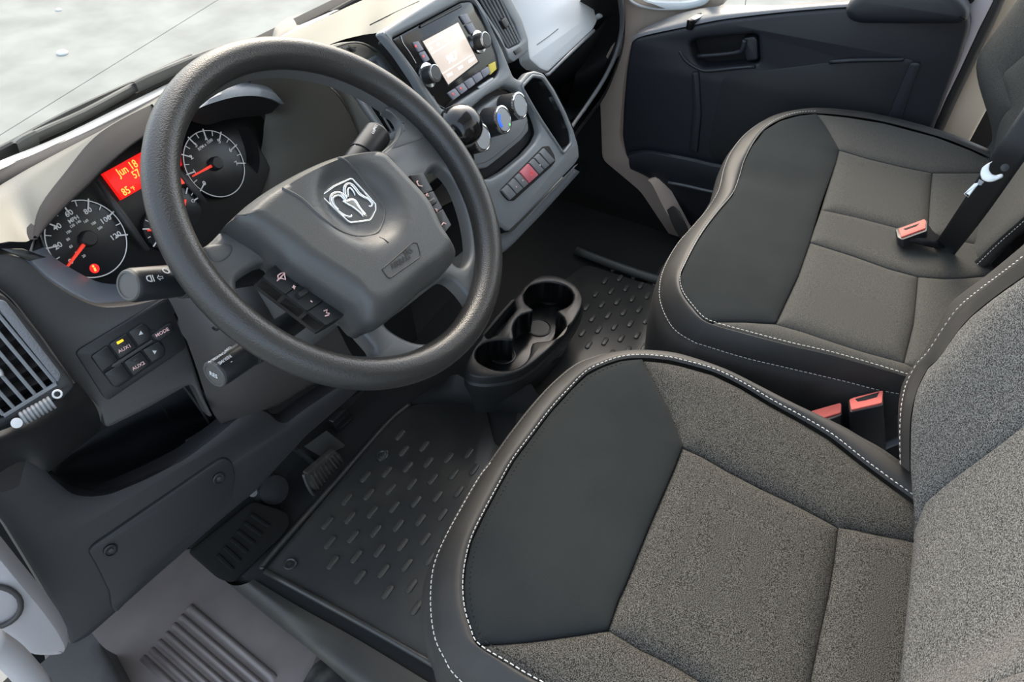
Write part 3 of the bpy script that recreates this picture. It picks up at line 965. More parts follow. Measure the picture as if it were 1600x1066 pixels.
# pocket rim line
pk = cr(WF.uvs([(440, 295), (470, 312), (500, 340), (525, 357), (555, 365), (590, 362), (603, 345), (606, 322), (590, 295), (565, 268), (540, 252), (528, 248)], .028), 4)
MB().tube([WF.at(q[0], q[1], hubh(q) - .0006) for q in pk], .0018, 6).out('pocket_ridge', M_HUB, cover, True, None)
tx = Fr(WF.at(0, 0, .0345), WF.n, WF.v)
ax = WF.uv(657, 385, .034) - WF.uv(600, 418, .034)
rot = math.atan2(ax[1], ax[0])
fr_ = WF.uvs([(597, 421), (645, 379), (652, 380), (657, 398), (655, 403), (609, 435), (605, 433)], .034)
lp = resample(fr_, step=.003, closed=True)
MB().tube([WF.at(q[0], q[1], hubh(q) + .0002) for q in lp], .0006, 5, True).out('label_outline', M_BLACK, cover, True, None)
for body_, px_ in (('SRS', (638, 394)), ('AIRBAG', (626, 409))):
    q = WF.uv(px_[0], px_[1], .034)
    text('lettering', body_, WF, uv=q, size=.0082, mat=M_BLACK, parent=cover, w=hubh(q) + .0008, rot=rot)
MB().tube([WF.at(*q, hubh(q)) for q in WF.uvs([(598, 366), (603, 372), (607, 379)], .033)], .0006, 4).out('tear_mark', M_BLACK, cover)
# badge: chrome shield with a horned ram head
bf = 0.0185
bo = [np.array(q) for q in WF.uvs([(497.5, 306), (520, 291), (545, 279), (550, 279.5), (570, 301), (587, 320), (587, 330), (580, 344), (577, 346.5), (560, 349), (547, 350.5), (542, 348), (520, 328)], bf)]
bo = bo if area(bo) > 0 else bo[::-1]
bi = inset(bo, .0021)
badge_o = MB().plate(WF, [bo, bi], .012, bf + .002, .0007).out('badge', M_CHROME, sw)
MB().plate(WF, [bi], .012, bf - .001, .0002).out('badge_field', M_GLOSS, badge_o)
def ridge(pts, r0, r1, lift=.0005, name='badge_horn'):
    pl = cr([WF.pt(*q, bf + lift) for q in pts], 5)
    m_ = len(pl)
    rs = [r1 + (r0 - r1) * math.sin(math.pi * min(1, .25 + .75 * i / (m_ - 1))) ** .7 for i in range(m_)]
    return MB().tube(pl, rs, 8).out(name, M_CHROME, badge_o, True, None)
ridge([(541, 313), (537, 306), (530, 302), (521, 303), (516, 309), (517, 317), (523, 326), (531, 333), (540, 338), (548, 339), (549, 336)], .0021, .0008)
ridge([(538, 313), (534, 308), (528, 306), (522, 308), (520, 313), (523, 321), (530, 328)], .0013, .0005)
ridge([(541, 312), (538, 302), (538, 293), (543, 288), (549, 289), (555, 295), (561, 303), (568, 308), (576, 312), (581, 318), (580, 323), (576, 322)], .0021, .0008)
ridge([(544, 308), (543, 298), (546, 294), (551, 298), (555, 306)], .0013, .0005)
hd = cr(WF.uvs([(534, 314), (541, 311), (549, 309), (556, 312), (561, 320), (566, 328), (573, 336), (573, 340), (567, 340), (560, 333), (551, 326), (541, 320)], bf), 3, True)
blob(WF, hd, bf - .001, .0035, 'badge_head', M_CHROME, badge_o)

# switch strips
def strip_buttons(quad, cuts, icons, w_, name):
    """quad: 4 pixels (start inner, start outer, end outer, end inner)"""
    q = [np.array(a) for a in WF.uvs(quad, w_)]
    for i in range(len(cuts) - 1):
        t0, t1 = cuts[i] + .004, cuts[i + 1] - .004
        pl = [q[0] + (q[3] - q[0]) * t0, q[1] + (q[2] - q[1]) * t0, q[1] + (q[2] - q[1]) * t1, q[0] + (q[3] - q[0]) * t1]
        o = MB().plate(WF, [rnd(pl, .0015)], w_ - .02, w_, .0008).out(name, M_BUTTON, sw)
        if icons[i]:
            c = sum(pl) / 4
            dv = (pl[3] - pl[0])
            text('lettering', icons[i], WF, uv=c, size=.009, mat=M_LETTERR, parent=o, w=w_ + .0002, rot=math.atan2(dv[1], dv[0]) + math.pi / 2)
    MB().plate(WF, [rnd([a.copy() for a in q], .002)], w_ - .026, w_ - .003, .001).out('switch_backing', M_BLACK, sw)
    return q
ql = strip_buttons([(437, 407), (410, 432), (510, 509), (543, 490)], [0, .36, .70, 1.0], ['', '', ''], -.001, 'switch_button')
qr = strip_buttons([(640, 273), (662, 270), (706, 352), (692, 368)], [0, .34, .68, 1.0], ['', '', ''], -.001, 'switch_button')
def icon(lines, par, r=.0007, w_=.0002):
    mb = MB()
    for ln in lines:
        mb.tube([WF.pt(*q, w_) for q in ln], r, 5)
    return mb.out('icon', M_LETTERR, par)
btn = [o for o in COL.objects if o.parent == sw and o.name.startswith('switch_button')]
icon([[(434, 431), (439, 427), (444, 426), (446, 437), (440, 435), (435, 436), (434, 431)], [(433, 439), (446, 426)]], btn[0])
icon([[(457, 449), (462, 448)], [(459, 446), (460, 452)]], btn[1])
icon([[(485, 470), (488, 472)]], btn[1])
icon([[(506, 486), (511, 484), (510, 489), (515, 490)], [(508, 494), (514, 492)]], btn[2])
icon([[(651, 284), (654, 290), (660, 291)], [(651, 284), (653, 283)]], btn[3])
icon([[(666, 306), (670, 307), (667, 302), (666, 306)]], btn[4])
icon([[(680, 326), (684, 328), (683, 331), (680, 326)]], btn[4])
icon([[(690, 352), (693, 348), (697, 350)]], btn[5])
rock = WF.uvs([(462, 459), (476, 451), (482, 458), (468, 468)], .002)
MB().plate(WF, [rnd(rock, .002)], -.002, .006, .002).out('rocker', M_BLACK, btn[1])
rock = WF.uvs([(666, 316), (677, 309), (682, 318), (671, 324)], .002)
MB().plate(WF, [rnd(rock, .002)], -.002, .006, .002).out('rocker', M_BLACK, btn[4])

# ------------------------------------------------------------------ column and stalks
colm = thing('steering_column', 'grey plastic steering column shroud with three stalks behind the wheel', 'steering column', (0, .16, .60))
axd = -WF.n
def cpt(t, u, v):
    return np.array([0, 0, .80]) + axd * t + WF.u * u + WF.v * v
rows = []
for t, hw_, vt, vb in ((.045, .052, .050, -.060), (.06, .066, .060, -.075), (.10, .078, .066, -.088), (.16, .084, .068, -.092), (.24, .084, .066, -.090), (.33, .080, .06, -.085)):
    ring = []
    for i in range(16):
        a = 2 * math.pi * i / 16
        c, s_ = math.cos(a), math.sin(a)
        ring.append(cpt(t, hw_ * abs(c) ** .6 * (1 if c > 0 else -1), (vt if s_ > 0 else -vb) * abs(s_) ** .6 * (1 if s_ > 0 else -1)))
    rows.append(ring)
MB().grid(rows, 2, 3, True).out('shroud', M_SPOKE, colm, True, None, True)
MB().lathe(cpt(.02, 0, 0), axd, [(0, .045), (.01, .05), (.06, .052)], 24).out('column_collar', M_BLACK, colm)

def stalk(name, root, tip, r0, r1, label, cap_r, collar, cap_mat):
    root, tip = np.array(root), np.array(tip)
    d = tip - root
    L = np.linalg.norm(d)
    d /= L
    o = MB().lathe(root, d, [(0, r0 * .75), (L * .35, r0 * .85), (L * .48, r0), (L * .66, r0 * 1.02), (L * .665, r0 * .96), (L * .675, r0 * .96), (L * .68, r1), (L * .985, r1 * 1.0), (L, r1 * .93)], 32).out(name, M_BUTTON, colm, True, 30)
    o['label'] = label
    if cap_mat:
        MB().lathe(tip, d, [(-.001, cap_r), (.0015, cap_r), (.003, cap_r * .93), (.003, cap_r * .80), (.002, cap_r * .78), (.0022, 0.0001)], 32).out('end_button', cap_mat, o, True, 30)
    return o, d
tipA = P(203, 446, y=.075)
rootA = cpt(.10, -.07, .01)
stA, dA = stalk('light_stalk', rootA, tipA, .0172, .0155, 'headlight and turn signal stalk with grey round end', .0142, 0, M_GREYKNOB)
tipC = P(337, 584, y=.03)
rootC = cpt(.105, -.06, -.055)
stC, dC = stalk('cruise_stalk', rootC, tipC, .0165, .0152, 'short cruise control stalk with round end button', .0145, 0, M_GREYKNOB)
tipB = P(591, 208, y=.095)
rootB = cpt(.10, .06, .025)
stB, dB = stalk('wiper_stalk', rootB, tipB, .0170, .0180, 'wiper stalk right of the wheel hub', .015, 0, None)

def on_stalk(o, d, root, tip, r, body, px, size, mm=M_LETTER):
    """lettering on the camera side of a round stalk"""
    c = P(*px, y=float((root + (tip - root) * .8)[1]))
    t = ((c - root) @ d)
    axp = root + d * t
    view = CAMC - axp
    view -= d * (view @ d)
    view /= np.linalg.norm(view)
    off = c - axp
    upv = np.cross(d, view)
    k = float(np.clip((off @ upv) / r, -.8, .8))
    nn = view * math.sqrt(1 - k * k) + upv * k
    f = Fr(axp + nn * (r + .0004), nn, np.cross(nn, -d) if False else np.cross(nn, d))
    return text('lettering', body, f, uv=(0, 0), size=size, mat=mm, parent=o, w=.0002)
on_stalk(stA, dA, rootA, tipA, .0157, '⇨ ID', (225, 436), .009)
on_stalk(stA, dA, rootA, tipA, .0157, '- O', (253, 424), .010)
on_stalk(stC, dC, rootC, tipC, .0156, 'CANCEL', (344, 556), .0046)
on_stalk(stC, dC, rootC, tipC, .0156, 'RESUME', (346, 566), .0046)
on_stalk(stC, dC, rootC, tipC, .0166, 'OFF', (358, 541), .0050)
on_stalk(stC, dC, rootC, tipC, .0156, '+', (330, 560), .007)
on_stalk(stC, dC, rootC, tipC, .0156, '-', (352, 573), .007)
fC = Fr(tipC + dC * .0024, dC, (0, 0, 1))
text('lettering', 'RES', fC, uv=(0, 0), size=.007, mat=M_LETTER, parent=stC, w=.0004)
on_stalk(stB, dB, rootB, tipB, .0182, 'MIST', (584, 203), .0045)
on_stalk(stB, dB, rootB, tipB, .0182, 'OFF', (580, 212), .0045)
for q in ((541, 228), (556, 223)):
    on_stalk(stB, dB, rootB, tipB, .0163, '•', q, .010)
# lower column cover seen between the rim and the fascia
cc0 = [[(255, 452, .18), (300, 432, .14), (365, 400, .10), (440, 380, .08)], [(276, 492, .155), (322, 482, .11), (392, 455, .075), (470, 440, .06)], [(302, 560, .14), (348, 545, .09), (432, 520, .055), (520, 500, .05)],
       [(328, 636, .15), (388, 618, .10), (470, 578, .07), (550, 555, .07)], [(350, 667, .19), (415, 640, .15), (490, 596, .12), (570, 575, .12)], [(356, 668, .25), (420, 644, .21), (495, 600, .18), (572, 580, .18)]]
MB().grid([[P(x, y, y=d) for x, y, d in r] for r in cc0], 4, 4).out('lower_cover', mat('column_cover', (.050, .046, .045), .5, bump=('grain', 900, .08)), colm, True, None)
MB().tube(cr([P(331, 512, y=.098), P(338, 516, y=.094), P(352, 508, y=.088), P(372, 518, y=.078)], 3), .0012, 5).out('cover_seam', M_MATTE, colm, True, None)
# hazy ignition barrel below the wheel's left spoke opening
MB().lathe(cpt(.13, .085, -.03), WF.u, [(-.02, .016), (.012, .016), (.014, .013), (.014, .0001)], 24).out('ignition_lock', M_BUTTON, colm)
# ------------------------------------------------------------------ floor mats
MF = Fr((0, 0, 0), (0, 0, 1), (0, 1, 0))
def rib_mesh(name, L, W, H, m):
    mb = MB().plate(MF, [rrect(-L / 2, -W / 2, L / 2, W / 2, W * .48, 3)], -.001, H, H * .6)
    o = mb.out(name, m)
    me = o.data
    bpy.data.objects.remove(o)
    return me
RIB = rib_mesh('rib', .030, .0115, .004, mat('rib_rubber', (.060, .057, .050), .4))
mat_d = thing('floor_mat', 'black rubber floor mat with raised oval ribs in the driver footwell', 'floor mat', (.15, .05, 0))
a = [P(413, 892, z=0)[:2], P(690, 1040, z=0)[:2], np.array([.0, -.32]), np.array([.33, -.32]), np.array([.37, .0]), P(760, 640, z=0)[:2], P(700, 628, z=0)[:2], P(645, 632, z=0)[:2], P(608, 660, z=0)[:2]]
MB().plate(MF, [rnd(a, .012)], -.006, 0, .002).out('mat_base', M_MAT, mat_d)
rimp = [P(409, 890, z=.003), P(420, 872, z=.003), P(520, 758, z=.003), P(606, 660, z=.003), P(640, 632, z=.003)]
MB().tube(cr(rimp, 4), .005, 8).out('raised_rim', M_MAT, mat_d, True, None)
rimp = [P(415, 893, z=.002), P(560, 972, z=.002), P(690, 1046, z=.002)]
MB().tube(cr(rimp, 4), .006, 8).out('raised_rim', M_MAT, mat_d, True, None)
def ribs(parent, x0, y0, nx, ny, ok):
    for j in range(ny):
        for i in range(nx):
            x, y = x0 + i * .0615 + (.0307 if j % 2 else 0), y0 - j * .0300
            if ok(x, y):
                o = bpy.data.objects.new('rib', RIB)
                o.location = (x, y, 0)
                put(o, parent)
ribs(mat_d, -.0185, .183, 8, 15, lambda x, y: x < .345 and x > -.07 + max(0, (.12 - y) * .12) and y < .20 - max(0, x - .25) * .25 and not (x < -.0 and y > .16) and (x < .30 or y < .09))
for q in ((453, 882), (597, 712)):
    c = P(*q, z=.002)
    MB().lathe(c, (0, 0, 1), [(-.002, .012), (.002, .012), (.003, .010), (.001, .008), (.001, .0001)], 20).out('fixing_eyelet', M_MAT, mat_d)
    MB().lathe(c, (0, 0, 1), [(.0, .004), (.003, .004), (.0035, .0001)], 12).out('fixing_stud', M_RUBBER, mat_d)
mat_p = thing('floor_mat', 'black rubber floor mat with raised oval ribs ahead of the passenger bench', 'floor mat', (.85, -.05, 0))
pm = [np.array([.40, -.30]), np.array([.42, -.02]), P(840, 470, z=0)[:2], P(915, 412, z=0)[:2], P(1015, 445, z=0)[:2], np.array([1.16, -.10]), np.array([1.2, -.30])]
MB().plate(MF, [rnd(pm, .03)], -.006, 0, .002).out('mat_base', M_MAT, mat_p)
ribs(mat_p, .7455, .0075, 8, 9, lambda x, y: x < 1.06 and y > -.25)
lipp = [P(900, 392, z=.012), P(960, 415, z=.012), P(1010, 432, z=.012), P(1040, 440, z=.012)]
MB().tube(cr(lipp, 4), .012, 8).out('raised_rim', mat('worn_mat_edge', (.06, .06, .055), .5), mat_p, True, None)
mat_c = thing('floor_mat', 'plain black rubber mat between the pedals and the cup holder console', 'floor mat', (.4, .1, 0))
# sill tread between mat and stepwell
sill = MB().grid([[P(395, 905, z=.0), P(470, 950, z=.0), P(560, 1000, z=.0), P(700, 1085, z=.0)],
                  [P(385, 912, z=.002), P(460, 965, z=.002), P(540, 1012, z=.002), P(680, 1100, z=.002)],
                  [P(365, 915, z=-.02), P(440, 972, z=-.015), P(505, 1025, z=-.005), P(640, 1120, z=-.0)],
                  [P(350, 905, z=-.06), P(420, 965, z=-.06), P(490, 1020, z=-.05), P(600, 1120, z=-.05)],
                  [P(345, 880, z=-.13), P(420, 945, z=-.13), P(500, 1000, z=-.13), P(580, 1090, z=-.13)]], 4, 4).out('trim_3', mat('sill_rubber', (.036, .035, .032), .55, bump=('noise', 500, .3), var=(7, (.055, .052, .042), .5, .7)), None, True, None)
sill['kind'] = 'structure'
bpy.data.objects.remove(mat_c)
# stepwell with moulded grip ribs
STZ = -.15
TF = Fr((0, 0, STZ), (0, 0, 1), (0, 1, 0))
step = thing('entry_step', 'grey moulded plastic entry step with a row of grip ribs by the driver door', 'step', (-.2, .25, STZ))
sp = [P(300, 850, z=STZ)[:2], P(345, 868, z=STZ)[:2], P(430, 920, z=STZ)[:2], P(505, 985, z=STZ)[:2], P(503, 1010, z=STZ)[:2], P(485, 1050, z=STZ)[:2], P(470, 1100, z=STZ)[:2], P(300, 1180, z=STZ)[:2], P(120, 1150, z=STZ)[:2], P(60, 1010, z=STZ)[:2], P(140, 930, z=STZ)[:2]]
MB().plate(TF, [rnd(sp, .03)], -.03, 0, .008).out('step_tray', M_STEP, step)
ra_ = [(301, 940), (287, 956), (275, 969), (264, 983), (252, 995), (241, 1008), (228, 1020), (215, 1033)]
dv = P(437, 1055, z=STZ) - P(301, 941, z=STZ)
for i in range(7):
    s0, s1 = P(*ra_[i], z=STZ), P(*ra_[i + 1], z=STZ)
    g = .12
    A0, A1 = s0 + (s1 - s0) * g, s0 + (s1 - s0) * (1 - g)
    B0, B1 = A0 + dv * 1.0, A1 + dv * 1.0
    rows = []
    for f, h in ((0, 0), (.2, .007), (.5, .010), (.8, .007), (1, 0)):
        a0 = A0 + (A1 - A0) * f
        rows.append([a0 + np.array([0, 0, -.001]), a0 + dv * .03 + np.array([0, 0, h]), a0 + dv * .5 + np.array([0, 0, h]), a0 + dv * .97 + np.array([0, 0, h]), a0 + dv + np.array([0, 0, -.001])])
    MB().grid(rows, 1, 3).out('grip_rib', M_STEP, step, True, 60)
# raised lip at the step's rear corner and the dome of the seat-box cover next to it
lip = MB().grid([[P(430, 930, z=-.14), P(470, 965, z=-.14), P(500, 992, z=-.14)], [P(440, 935, z=-.10), P(480, 968, z=-.10), P(503, 1000, z=-.11)],
                 [P(462, 985, z=-.11), P(478, 998, z=-.105), P(490, 1012, z=-.12)]], 4, 4).out('step_lip', M_STEP, step, True, None)
dome = MB().grid([[P(470, 1072, z=-.10), P(490, 1040, z=-.10), P(515, 1026, z=-.10), P(550, 1032, z=-.10), P(605, 1066, z=-.10)],
                  [P(480, 1085, z=-.07), P(500, 1055, z=-.07), P(525, 1045, z=-.07), P(555, 1055, z=-.07), P(600, 1085, z=-.07)],
                  [P(500, 1120, z=-.05), P(520, 1100, z=-.05), P(540, 1095, z=-.05), P(560, 1105, z=-.05), P(590, 1130, z=-.05)]], 4, 4).out('box_cover', mat('worn_cover', (.03, .03, .028), .7, var=(25, (.085, .082, .072), .45, .65)), None, True, None)
tag(dome, 'worn rounded black cover on the floor beside the entry step', 'cover')
# outer carpeted sill by the door hinge
osf = MB().grid([[P(-40, 1090, z=-.02), P(20, 1066, z=-.02), P(60, 1040, z=-.02), P(100, 1005, z=-.02), P(140, 985, z=-.02)],
                 [P(0, 1180, z=-.02), P(80, 1150, z=-.02), P(130, 1110, z=-.02), P(180, 1066, z=-.02), P(160, 1010, z=-.02)],
                 [P(20, 1190, z=-.10), P(110, 1160, z=-.10), P(160, 1130, z=-.10), P(200, 1080, z=-.10), P(175, 1020, z=-.10)],
                 [P(20, 1190, z=-.17), P(110, 1160, z=-.17), P(170, 1140, z=-.17), P(210, 1085, z=-.17), P(185, 1025, z=-.17)]], 4, 3).out('trim_4', mat('sill_plastic', (.055, .053, .052), .6, bump=('grain', 700, .15)), None, True, None)
osf['kind'] = 'structure'

# ------------------------------------------------------------------ pedals
def pedal(name, label, quad, y, m, ribs_n, arm_to, horiz):
    o = thing(name, label, 'pedal', P(*quad[0], y=y))
    pts = [P(*q, y=y) for q in quad]
    e1, e2 = pts[1] - pts[0], pts[3] - pts[0]
    nn = np.cross(e1, e2)
    nn /= np.linalg.norm(nn)
    if nn @ (CAMC - pts[0]) < 0:
        nn = -nn
    f = Fr(pts[0], nn, e2)
    q2 = f.uvs(quad)
    MB().plate(f, [rnd(q2, .006)], -.012, 0, .003).out('pedal_pad', m, o)
    q2 = [np.array(q) for q in q2]
    for i in range(ribs_n):
        t_ = (i + .7) / (ribs_n + .4)
        if horiz:
            a_, b_ = q2[0] + (q2[3] - q2[0]) * t_, q2[1] + (q2[2] - q2[1]) * t_
        else:
            a_, b_ = q2[0] + (q2[1] - q2[0]) * t_, q2[3] + (q2[2] - q2[3]) * t_
        a_, b_ = a_ + (b_ - a_) * .08, b_ - (b_ - a_) * .08
        MB().tube([f.at(a_[0], a_[1], .0005), f.at(b_[0], b_[1], .0005)], .0022, 6).out('grip_rib', m, o)
    c = sum(pts) / 4
    MB().tube([c - nn * .008, c - nn * .05 + np.array([0, .03, .03]), np.array(arm_to)], .008, 8).out('pedal_arm', M_BLACK, o)
    return o
M_PED = mat('pedal_rubber', (.045, .042, .037), .55, bump=('noise', 300, .3), var=(60, (.10, .09, .075), .45, .7))
pedal('brake_pedal', 'worn ribbed rubber brake pedal left of the accelerator', [(503, 784), (480, 741), (525, 703), (551, 733)], .25, M_PED, 9, (.16, .46, .45), True)
pedal('accelerator_pedal', 'black ribbed accelerator pedal to the right of the brake', [(548, 705), (520, 660), (540, 640), (582, 682)], .30, M_BLACK, 6, (.25, .46, .45), False)
bk_ = [P(475, 698, y=.29), P(510, 673, y=.29), P(541, 697, y=.27), P(503, 715, y=.27)]
MB().grid([[bk_[0], bk_[1]], [bk_[3], bk_[2]]], 1, 1).out('pedal_bracket', mat('bracket_grey', (.06, .06, .06), .5), [x for x in COL.objects if x.name == 'brake_pedal'][0])
MB().tube(cr([P(474, 742, y=.252), P(480, 758, y=.25), P(490, 774, y=.248), P(506, 787, y=.246)], 4), .003, 6).out('pad_edge', M_GREYKNOB, [x for x in COL.objects if x.name == 'brake_pedal'][0], True, None)
M_REST = mat('foot_rest_black', (.010, .010, .0095), .85, spec=.1)
fr0 = thing('foot_rest', 'black ribbed foot rest left of the brake pedal under the dashboard', 'foot rest', P(400, 840, z=.0))
ff = Fr(P(400, 830, z=.03), (-.2, -.6, .8), (0, 1, .5))
MB().plate(ff, [rnd(ff.uvs([(296, 862), (395, 782), (450, 800), (455, 818), (440, 840), (365, 912), (345, 905)]), .01)], -.04, 0, .005).out('rest_plate', M_REST, fr0)
for i in range(6):
    t_ = i / 5
    a_ = np.array((340 + (392 - 340) * t_, 868 + (804 - 868) * t_))
    MB().tube([ff.pt(*a_, .001), ff.pt(*(a_ + np.array([24 + 4 * t_, 23 - 4 * t_])), .001)], .004, 6).out('grip_rib', M_REST, fr0)
kb = thing('clutch_block', 'round black rubber stop above the foot rest', 'stop', P(420, 765, y=.30))
MB().lathe(P(425, 765, y=.30), (-.2, -.8, .6), [(-.03, .03), (0, .032), (.012, .028), (.016, .015), (.017, .0001)], 24).out('rubber_stop', M_MATTE, kb)
MB().lathe(P(395, 768, y=.30), (-.5, -.6, .6), [(-.02, .008), (.01, .008), (.012, .0001)], 14).out('stop_pin', M_GREYKNOB, kb)
# ------------------------------------------------------------------ dashboard, driver's side
dash = thing('dashboard', 'dark grey moulded dashboard shell running below the windscreen from door to door', 'dashboard', (.3, .35, .0))
# top pad, from windscreen base to the ridge of the instrument hood
ridge_px = [(-60, 420, .22), (0, 380, .25), (50, 374, .27), (62, 323, .30), (105, 265, .33), (140, 222, .345), (175, 195, .35), (235, 164, .36), (320, 128, .36), (400, 112, .355), (450, 108, .345)]
ridge = [P(x, y, y=d) for x, y, d in ridge_px]
wnd = [P(x, y, y=d) for x, y, d in [(-60, 312, .48), (-20, 302, .49), (10, 284, .50), (45, 265, .505), (90, 242, .515), (130, 222, .525), (170, 201, .53), (235, 163, .54), (320, 112, .55), (400, 76, .555), (440, 58, .555)]]
mid1 = [a * .62 + b * .38 + np.array([0, 0, .002]) for a, b in zip(ridge, wnd)]
mid2 = [a * .25 + b * .75 - np.array([0, 0, .001]) for a, b in zip(ridge, wnd)]
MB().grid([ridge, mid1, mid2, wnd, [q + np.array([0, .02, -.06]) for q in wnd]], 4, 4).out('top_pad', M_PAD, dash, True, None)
# hood lip (band facing the driver) on the left, then the underside
lip_px = [(-60, 424, .21), (0, 384, .238), (58, 374, .255), (75, 353, .262), (105, 321, .272), (140, 288, .28), (162, 265, .285), (222, 216, .29), (320, 160, .29), (400, 136, .285), (450, 150, .28)]
lip_ = [P(x, y, y=d) for x, y, d in lip_px]
lm = [(a + b) / 2 + np.array([0, -.004, .006]) for a, b in zip(ridge, lip_)]
und = [q + np.array([0, .03, -.012]) for q in lip_]
und2 = [q + np.array([0, .075, -.035]) for q in lip_]
MB().grid([ridge[2:9], lm[2:9], lip_[2:9], und[2:9], und2[2:9]], 4, 4).out('hood_lip', mat('hood_lip_plastic', (.030, .027, .026), .8, spec=.15, bump=('grain', 800, .1)), dash, True, None)

# instrument panel plane
CF = Fr(P(135, 375, y=.285), (0, -.87, .5))
clus = thing('instrument_cluster', 'instrument cluster with speedometer, tachometer and red information display behind the wheel', 'gauge cluster', CF.pt(235, 320))
face_px = [(40, 400), (75, 345), (110, 312), (165, 255), (240, 200), (320, 165), (400, 168), (425, 200), (425, 260), (400, 330), (330, 380), (260, 440), (190, 460), (110, 440)]
M_FACE = mat('cluster_black', (.007, .0075, .008), .35)
MB().plate(CF, [rnd(CF.uvs(face_px, -.012), .02)], -.02, -.012, .002).out('backing', M_FACE, clus)
M_DIAL = mat('dial_face', (.008, .009, .011), .3)
M_NEEDLE = mat('needle_red', (.85, .05, .03), .5, emit=((1, .06, .03), .35))
M_TICK = mat('dial_white', (.6, .6, .6), .6, emit=((1, 1, 1), .06))

def gauge(name, px, r, a_from, a_to, n_major, minor, labels, lab_r, lab_size, needle_px, hub_r, label, tick=.011, ring=True, inner=None, up=None):
    c = CF.uv(*px, -.003)
    g = MB().plate(CF, [circ(c[0], c[1], r * 1.04, 48)], -.012, -.004, .001).out(name, M_DIAL, clus)
    g['label'] = label
    mb = MB()
    if ring:
        mb.tube([CF.at(q[0], q[1], -.003) for q in circ(c[0], c[1], r, 64)], r * .010 + .0002, 6, True)
    nt = n_major * minor
    for i in range(nt + 1):
        a = math.radians(a_from + (a_to - a_from) * i / nt)
        big = i % minor == 0
        l_ = tick if big else tick * .6
        d = np.array([math.cos(a), math.sin(a)])
        p0, p1 = c + d * (r + (.0025 if big else .0)), c + d * (r - l_)
        mb.tube([CF.at(*p0, -.003), CF.at(*p1, -.003)], .0009 if big else .0006, 5)
    o = mb.out('scale_marks', M_TICK, g)
    for i, tx_ in enumerate(labels):
        if tx_:
            a = math.radians(a_from + (a_to - a_from) * i / (len(labels) - 1))
            text('lettering', tx_, CF, uv=c + lab_r * np.array([math.cos(a), math.sin(a)]), size=lab_size, mat=M_TICK, parent=g, w=-.0035, sx=1.15)
    if inner:
        for i, tx_ in enumerate(inner[0]):
            a = math.radians(inner[2] + (inner[3] - inner[2]) * i / (len(inner[0]) - 1))
            text('lettering', tx_, CF, uv=c + inner[1] * np.array([math.cos(a), math.sin(a)]), size=.0042, mat=M_TICK, parent=g, w=-.0035)
    if needle_px:
        q = CF.uv(*needle_px)
        d = (q - c) / np.linalg.norm(q - c)
        pn = np.array([-d[1], d[0]])
        MB().plate(CF, [[c + pn * .0020, c - pn * .0020, q - pn * .0009, q + pn * .0009]], -.003, .001, .0004).out('needle', M_NEEDLE, g)
    if hub_r:
        MB().lathe(CF.at(c[0], c[1], -.004), CF.n, [(0, hub_r), (.007, hub_r * .95), (.009, hub_r * .8), (.0092, .0001)], 32).out('needle_hub', M_BLACK, g)
    return g, c
cs = CF.uv(136.5, 373.5, -.003)
r_s = np.linalg.norm(CF.uv(200, 383) - CF.uv(70, 378)) / 2 * .985
def ang(c, px):
    q = CF.uv(*px) - c
    return math.degrees(math.atan2(q[1], q[0]))
a0s, a120 = ang(cs, (106, 418)), ang(cs, (194, 367))
if a0s < 0:
    a0s += 360
g1, cs = gauge('speedometer', (136.5, 373.5), r_s, a0s, a120, 6, 2, ['0', '20', '40', '60', '80', '100', '120'], r_s * .74, .0085, (105, 418), .0095, 'round speedometer with white MPH scale and red needle at zero', inner=(['20', '40', '60', '80', '100', '120', '140', '160', '180', '200'], r_s * .46, 222, 8))
text('lettering', 'MPH', CF, px=(115, 343), size=.0066, mat=M_TICK, parent=g1, w=-.0035, rot=.0)
ct_ = CF.uv(336, 256)
r_t = r_s * .98
a0t, a7 = ang(ct_, (316, 293)), ang(ct_, (382, 255))
if a0t < 0:
    a0t += 360
g2, ct_ = gauge('tachometer', (336, 256), r_t, a0t, a7, 7, 2, ['0', '1', '2', '3', '4', '5', '6', '7'], r_t * .75, .0080, (302, 275), .009, 'round tachometer with white scale to 7 and red needle')
text('lettering', 'RPM x 1000', CF, px=(321, 226), size=.0055, mat=M_TICK, parent=g2, w=-.0035, rot=.08)
# small gauges between the dials
for nm, px, npx, lb in (('fuel_gauge', (258, 358), (232, 360), 'small fuel gauge half hidden by the wheel rim'), ('temperature_gauge', (285, 325), (290, 312), 'small temperature gauge half hidden by the wheel rim')):
    c = CF.uv(*px)
    rr = np.linalg.norm(CF.uv(226, 358) - CF.uv(258, 358))
    gauge(nm, px, rr, 200 if nm == 'fuel_gauge' else 75, 100 if nm == 'fuel_gauge' else 0, 2, 2, ['E', '', 'F'] if nm == 'fuel_gauge' else ['', '', 'C'], rr * .72, .006, npx, 0, lb, tick=.006, ring=False)
